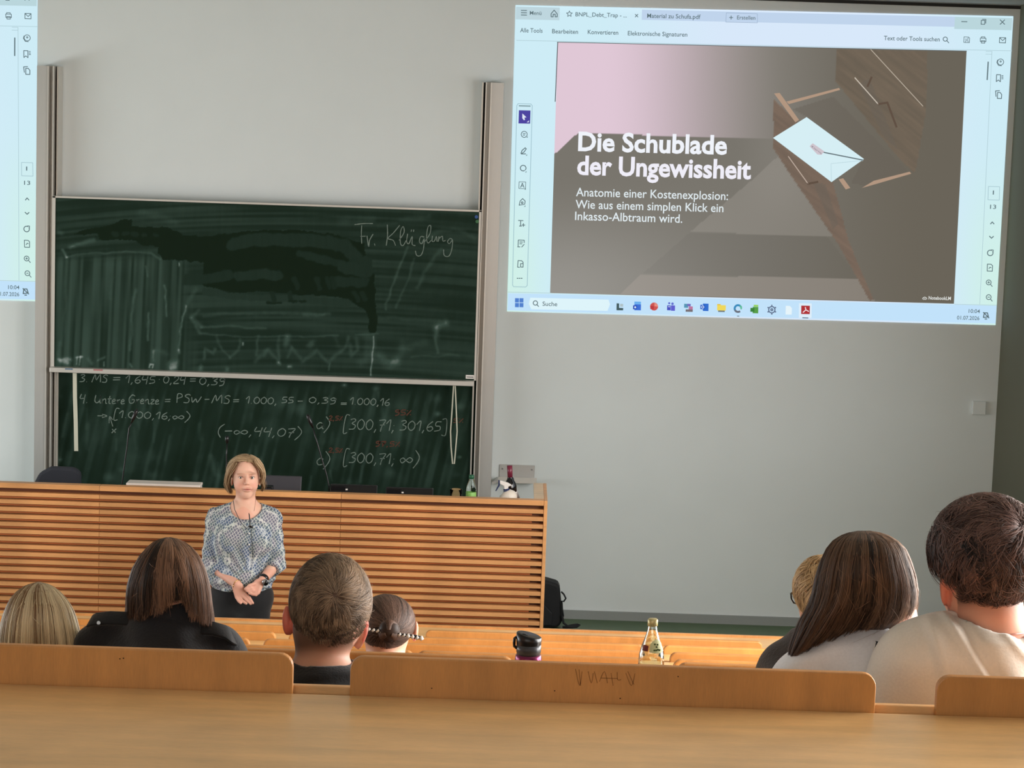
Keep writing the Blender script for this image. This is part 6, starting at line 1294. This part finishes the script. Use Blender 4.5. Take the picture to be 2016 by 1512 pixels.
B.chain([SL, EL, WL], [.046, .037, .024], .02); B.chain([SR, ER, WR], [.046, .037, .024], .02)
# her right hand (left in the picture): open, fingers pointing down to the right
for x0, y0, x1, y1 in ((461,1156,466,1176),(466,1155,472,1176),(470,1153,478,1173),(474,1152,482,1168)): B.cone(Pw(x0, y0, -.170), Pw(x1, y1, -.175), .012, .010, .01)
for ch_ in ([(466,1176),(470,1183),(474,1187.5)], [(472,1177),(478,1184),(485,1188.5)], [(478,1173),(486,1181),(493.5,1189)], [(482,1168),(491,1177),(498,1187.5)]):
    B.chain([Pw(x_, y_, -.178-.010*i) for i, (x_, y_) in enumerate(ch_)], [.0090, .0086, .0066], .003)
# her left hand (right in the picture): closed over the other
for x0, y0, x1, y1 in ((516,1147,508,1167),(512,1146,503,1165),(508,1145,498,1161),(505,1146,494,1156)): B.cone(Pw(x0, y0, -.165), Pw(x1, y1, -.190), .013, .0115, .01)
for ch_ in ([(508,1167),(504,1171),(497,1170)], [(503,1166),(498,1170),(491,1168)], [(498,1162),(492,1165),(486,1163)], [(495,1158),(489,1160),(484,1158)]):
    B.chain([Pw(x_, y_, -.200-.004*i) for i, (x_, y_) in enumerate(ch_)], [.0092, .0085, .0072], .003)
B.chain([Pw(502, 1149, -.185), Pw(491, 1153, -.200), Pw(483, 1160, -.205)], [.0105, .0090, .0074], .004)
for sx2, fx in ((-1, 452), (1, 502)):
    hp = Pw(fx, 1180, .03); an = hp*[1, 1, 0]+[sx2*-.0, 0, .09]; kn = (hp+an)/2+[0, -.01, .02]
    B.chain([hp, kn, an], [.085, .055, .040], .03); B.cone(an-[0, -.02, .045], an-[0, .14, .06], .036, .028, .02)
V, Q = B.mesh(); x_, y_ = proj(V); col = skincol(V, (232, 186, 162), (216, 120, 104)); fr_ = V[:, 1] < Y0-.05
def pnt(m, c, a):
    global col
    k = (m*a)[:, None]; col = col*(1-k)+lin(c)*k
g = lambda cx, cy, rx, ry: np.exp(-(((x_-cx)/rx)**2+((y_-cy)/ry)**2))
pnt(fr_*g(487, 964, 9, 2.6), (176, 84, 80), .85); pnt(fr_*g(487, 963.8, 8, .7), (120, 52, 50), .7)
for s_ in (-1, 1): pnt(fr_*g(485.5+s_*12, 932.5-0*s_, 7.5, 1.5), (150, 108, 84), .65); pnt(fr_*g(485.5+s_*11.5, 939, 5.5, 2.4), (150, 100, 84), .5); pnt(fr_*g(486+s_*16, 955, 8, 6), (222, 124, 108), .35)
pnt((y_ > 992)*(y_ < 1060)*fr_*1., (226, 138, 118), .25); pnt((y_ > 1120)*(y_ < 1195)*1., (214, 130, 112), .30)
mk('body', V, Q, SKIN, wm, True, {'col': col})
def eyeball(c, r, parent):
    nu, nv = 24, 16; u_ = np.linspace(0, 2*np.pi, nu); v_ = np.linspace(0, np.pi, nv); U, Vv = np.meshgrid(u_, v_)
    q = np.stack([np.sin(Vv)*np.cos(U), -np.cos(Vv), np.sin(Vv)*np.sin(U)], -1).reshape(-1, 3); a = (np.arange(nv-1)[:, None]*nu+np.arange(nu-1)[None, :]).ravel()
    th = np.arccos(np.clip(-q[:, 1], -1, 1)); cc = np.where((th < .62)[:, None], lin((78, 80, 80)), lin((226, 214, 206))); cc = np.where((th < .26)[:, None], lin((14, 12, 12)), cc)
    return mk('eye', np.array(c)+q*r, np.stack([a, a+1, a+nu+1, a+nu], 1), attrmat('eye', .15) if 'eye' not in bpy.data.materials else bpy.data.materials['eye'], parent, True, {'col': cc})
for s_ in (-1, 1):
    eyeball(Pw(485.5+s_*11.3, 940.2, -.0768), .0106, wm)
    MB().tube([Pw(485.5+s_*11.3+dx_, 938.2+dy_, -.0895+.0) for dx_, dy_ in ((-5, 1.6), (-2.5, .2), (0, -.4), (2.5, .2), (5, 1.6))], .0013, 5).build('eyelid', mat('eyelid_skin', (120, 76, 62), .6), wm, True) if s_ < 0 else MB().tube([Pw(485.5+s_*11.3+dx_, 938.2+dy_, -.0895) for dx_, dy_ in ((-5, 1.6), (-2.5, .2), (0, -.4), (2.5, .2), (5, 1.6))], .0013, 5).build('eyelid', bpy.data.materials['eyelid_skin'], wm, True)
# blouse
T = Field(lo+[0, 0, .5], hi-[0, 0, .1], .0045); e = .012
T.ell(ch, (.172+e, .125+e, .175), .06); T.cone(ch, Pw(476, 1140, .02), .128+e, .150+e, .06); T.ell(Pw(475, 1135, .02), (.188, .145, .075), .04)
for s_ in (-1, 1): T.ell(Pw(480+s_*24, 1062, -.085), (.075, .055, .075), .05)
T.cone(Pw(482, 1008, .02), Pw(430, 1020, .03), .052+e, .052+e, .05); T.cone(Pw(482, 1008, .02), Pw(532, 1020, .03), .052+e, .052+e, .05)
for S_, E_, W_, cu in ((SL, EL, WL, .36), (SR, ER, WR, .40)):
    T.cone(S_, E_, .050+e*.4, .044+e*.4, .015); T.cone(E_, W_, .042+e*.7, .042+e*.8, .012, cut=(E_+(W_-E_)*cu, W_-E_))
def folds(X, Y, Z):
    c = Pw(497, 1135); a_ = np.arctan2(Z-c[2], X-c[0]); d = np.hypot(X-c[0], Z-c[2])
    return .0045*np.sin(a_*17)*np.exp(-((d-.14)/.10)**2)*(Y < Y0)+.003*np.sin(Z*75+X*40)*(np.abs(X-ch[0]) > .15)
T.ripple(folds)
T.ell(Pw(483, 992, -.06), (35*u, .15, 31*u), .006, 'sub'); T.cone(Pw(483, 1003, .02), Pw(484, 950, .02), 21*u, 24*u, .004, op='sub')
T.half([0, 0, Pw(475, 1157)[2]], (0, 0, -1))
V, Q = T.mesh()
def blouse():
    m, t, b = nt('patterned_blouse'); L = t.links.new; tc = t.nodes.new('ShaderNodeTexCoord'); mp = t.nodes.new('ShaderNodeMapping'); mp.inputs['Rotation'].default_value = (0, .6, 0); mp.inputs['Scale'].default_value = (78, 20, 62)
    v = t.nodes.new('ShaderNodeTexVoronoi'); v.feature = 'DISTANCE_TO_EDGE'; v.inputs['Scale'].default_value = 1; v.inputs['Randomness'].default_value = .35
    L(tc.outputs['Object'], mp.inputs[0]); L(mp.outputs[0], v.inputs['Vector']); r = t.nodes.new('ShaderNodeValToRGB'); el = r.color_ramp.elements
    el[0].position = .03; el[0].color = list(lin((214, 216, 210)))+[1]; el[1].position = .15; el[1].color = list(lin((66, 80, 104)))+[1]; L(v.outputs['Distance'], r.inputs[0])
    n = t.nodes.new('ShaderNodeTexNoise'); n.inputs['Scale'].default_value = 14; L(tc.outputs['Object'], n.inputs['Vector']); r2 = t.nodes.new('ShaderNodeValToRGB'); e2 = r2.color_ramp.elements
    e2[0].position = .38; e2[0].color = list(lin((120, 146, 190)))+[1]; e2[1].position = .62; e2[1].color = list(lin((196, 180, 190)))+[1]; q = e2.new(.5); q.color = list(lin((150, 168, 150)))+[1]
    L(n.outputs['Fac'], r2.inputs[0]); mx = t.nodes.new('ShaderNodeMix'); mx.data_type = 'RGBA'; mx.inputs['Factor'].default_value = .22; L(r.outputs[0], mx.inputs['A']); L(r2.outputs[0], mx.inputs['B']); L(mx.outputs['Result'], b.inputs['Base Color'])
    b.inputs['Roughness'].default_value = .8; return m
mk('blouse', V, Q, blouse(), wm, True)
MB().tube([Pw(491, 1012, -.115), Pw(494, 1040, -.148), Pw(497, 1075, -.15), Pw(498, 1098, -.15)], .0016, 5).build('button_placket', DARKM, wm, True)
for y_b in (1050, 1072): MB().tube([Pw(490.5, y_b, -.148), Pw(490.5, y_b, -.154)], .005, 10).build('button', WHITEP, wm, True)
# trousers and shoes
T = Field([lo[0], lo[1], 0], [hi[0], hi[1], Pw(475, 1140)[2]+.03], .006); T.ell(Pw(476, 1172, .03), (.178, .130, .13), .04)
for sx2, fx in ((-1, 450), (1, 502)):
    hp = Pw(fx, 1185, .03); an = hp*[1, 1, 0]+[0, 0, .10]; T.chain([hp, (hp+an)/2, an], [.090, .070, .058], .03)
T.half([0, 0, Pw(475, 1150)[2]], (0, 0, 1)); T.half([0, 0, .06], (0, 0, -1)); V, Q = T.mesh(); mk('trousers', V, Q, fabric('black_trousers', (12, 12, 15)), wm, True)
for fx in (450, 502):
    hp = Pw(fx, 1180, .03); an = hp*[1, 1, 0]+[0, 0, .09]; s_ = Field(an-[.06, .22, .10], an+[.06, .09, .03], .006); s_.cone(an-[0, -.02, .045], an-[0, .15, .058], .044, .036, .03); s_.half([0, 0, .002], (0, 0, -1)); V, Q = s_.mesh(); mk('shoe', V, Q, SHOE, wm, True)
# hair: parted, tucked bob
HW = hairmat('light_brown_bob', (122, 92, 62), (214, 184, 146), .45); hc = Pw(483, 929, .012); hr = np.array([37*u, .108, 34.5*u])
mw = lambda q: (q[:, 1] > -.22-.62*smooth(.42, .88, q[:, 2])+.34*smooth(.1, -.6, q[:, 2])) & (q[:, 2] > -.80)
wp = np.array([.25, -.30, .92]); wp /= np.linalg.norm(wp)
def dirw(q): s_ = np.sign(q[:, 0:1]-.18); return np.concatenate([s_*.8, np.full_like(s_, .35), -.9*smooth(.9, .2, q[:, 2:3])-.1], 1)
ex = []; rw = np.random.default_rng(3)
for pts, r0, tb in ([[(462,912,-.055),(450,930,-.05),(446,948,-.035),(450,966,-.01)], 6.5, .45], [[(505,908,-.055),(516,922,-.05),(519,938,-.035),(515,950,-.01)], 6, .7], [[(515,945,.01),(519,956,.02),(516,966,.03)], 5, .25], [[(450,945,.02),(447,958,.03),(455,970,.04)], 7, .3]):
    n_ = 200; C_ = np.array([Pw(*p) for p in pts]); tt_ = np.linspace(0, 1, 8); Cc = np.stack([np.interp(tt_, np.linspace(0, 1, len(C_)), C_[:, i]) for i in range(3)], 1)
    off = rw.normal(0, r0*u*.42, (n_, 1, 3)); Pp = Cc[None]+off*(1-.3*tt_)[None, :, None]; ex.append(strands(Pp, Pp-hc, np.full(n_, .0034), np.clip(tb+rw.normal(0, .15, n_), 0, 1)))
ell_hair('hair', wm, hc, hr, HW, sphere_starts(mw), dirw, .085, n=2800, seed=31, K=9, w=.0032, s0=(.97, 1.04), curl=.14, locks=60, tint0=.5, tintf=lambda q, t, r: t+.12*q[:, 0], shell=shell_of(hc, hr, mw, .985, .4), extra=ex)  # tint grows lighter to the right, the lit side painted in
# watch, bracelet, microphone on its cable, earring
d_ = (WR-ER)/np.linalg.norm(WR-ER); wc = WR-d_*.012; MB().tube([wc-d_*.010, wc+d_*.010], .0285, 18).build('watch_strap', BLACKP, wm, True)
wf = Pw(522, 1146, -.185); wt = MB().tube([wf, wf-[-.003, .009, .001]], .0185, 20).build('wrist_watch', STEEL, wm, True); MB().tube([wf-[-.003, .009, .001], wf-[-.003, .0105, .001]], .0150, 20).build('watch_face', BLACKP, wt, True)
d_ = (WL-EL)/np.linalg.norm(WL-EL); s_ = np.cross(d_, [0, 0, 1]); s_ /= np.linalg.norm(s_); w2 = np.cross(d_, s_)
MB().tube([WL+d_*.004+.0262*(math.cos(a_)*s_+math.sin(a_)*w2) for a_ in np.linspace(0, 2*math.pi, 20)], .0022, 6).build('bracelet', mat('gold', (220, 180, 120), .25, metal=.9), wm, True)
MB().tube([Pw(459, 985, -.02), Pw(462, 1003, -.085), Pw(472, 1025, -.135), Pw(484, 1040, -.15), Pw(492, 1042, -.155), Pw(491, 1022, -.14), Pw(490, 1010, -.12)], .0020, 6).build('microphone_cable', GREYP, wm, True)
MB().tube([Pw(489, 1036, -.156), Pw(498, 1038, -.158)], [.005, .008], 10).build('clip_microphone', BLACKP, wm, True)
MB().tube([Pw(504, 972, -.045), Pw(503, 990, -.06), Pw(500, 1006, -.09)], .0011, 5).build('necklace', mat('thin_brown_cord', (130, 90, 74), .5), wm, True)
MB().tube([Pw(511.5, 955, -.012), Pw(511.5, 957, -.014)], .0035, 8).build('earring', STEEL, wm, True)
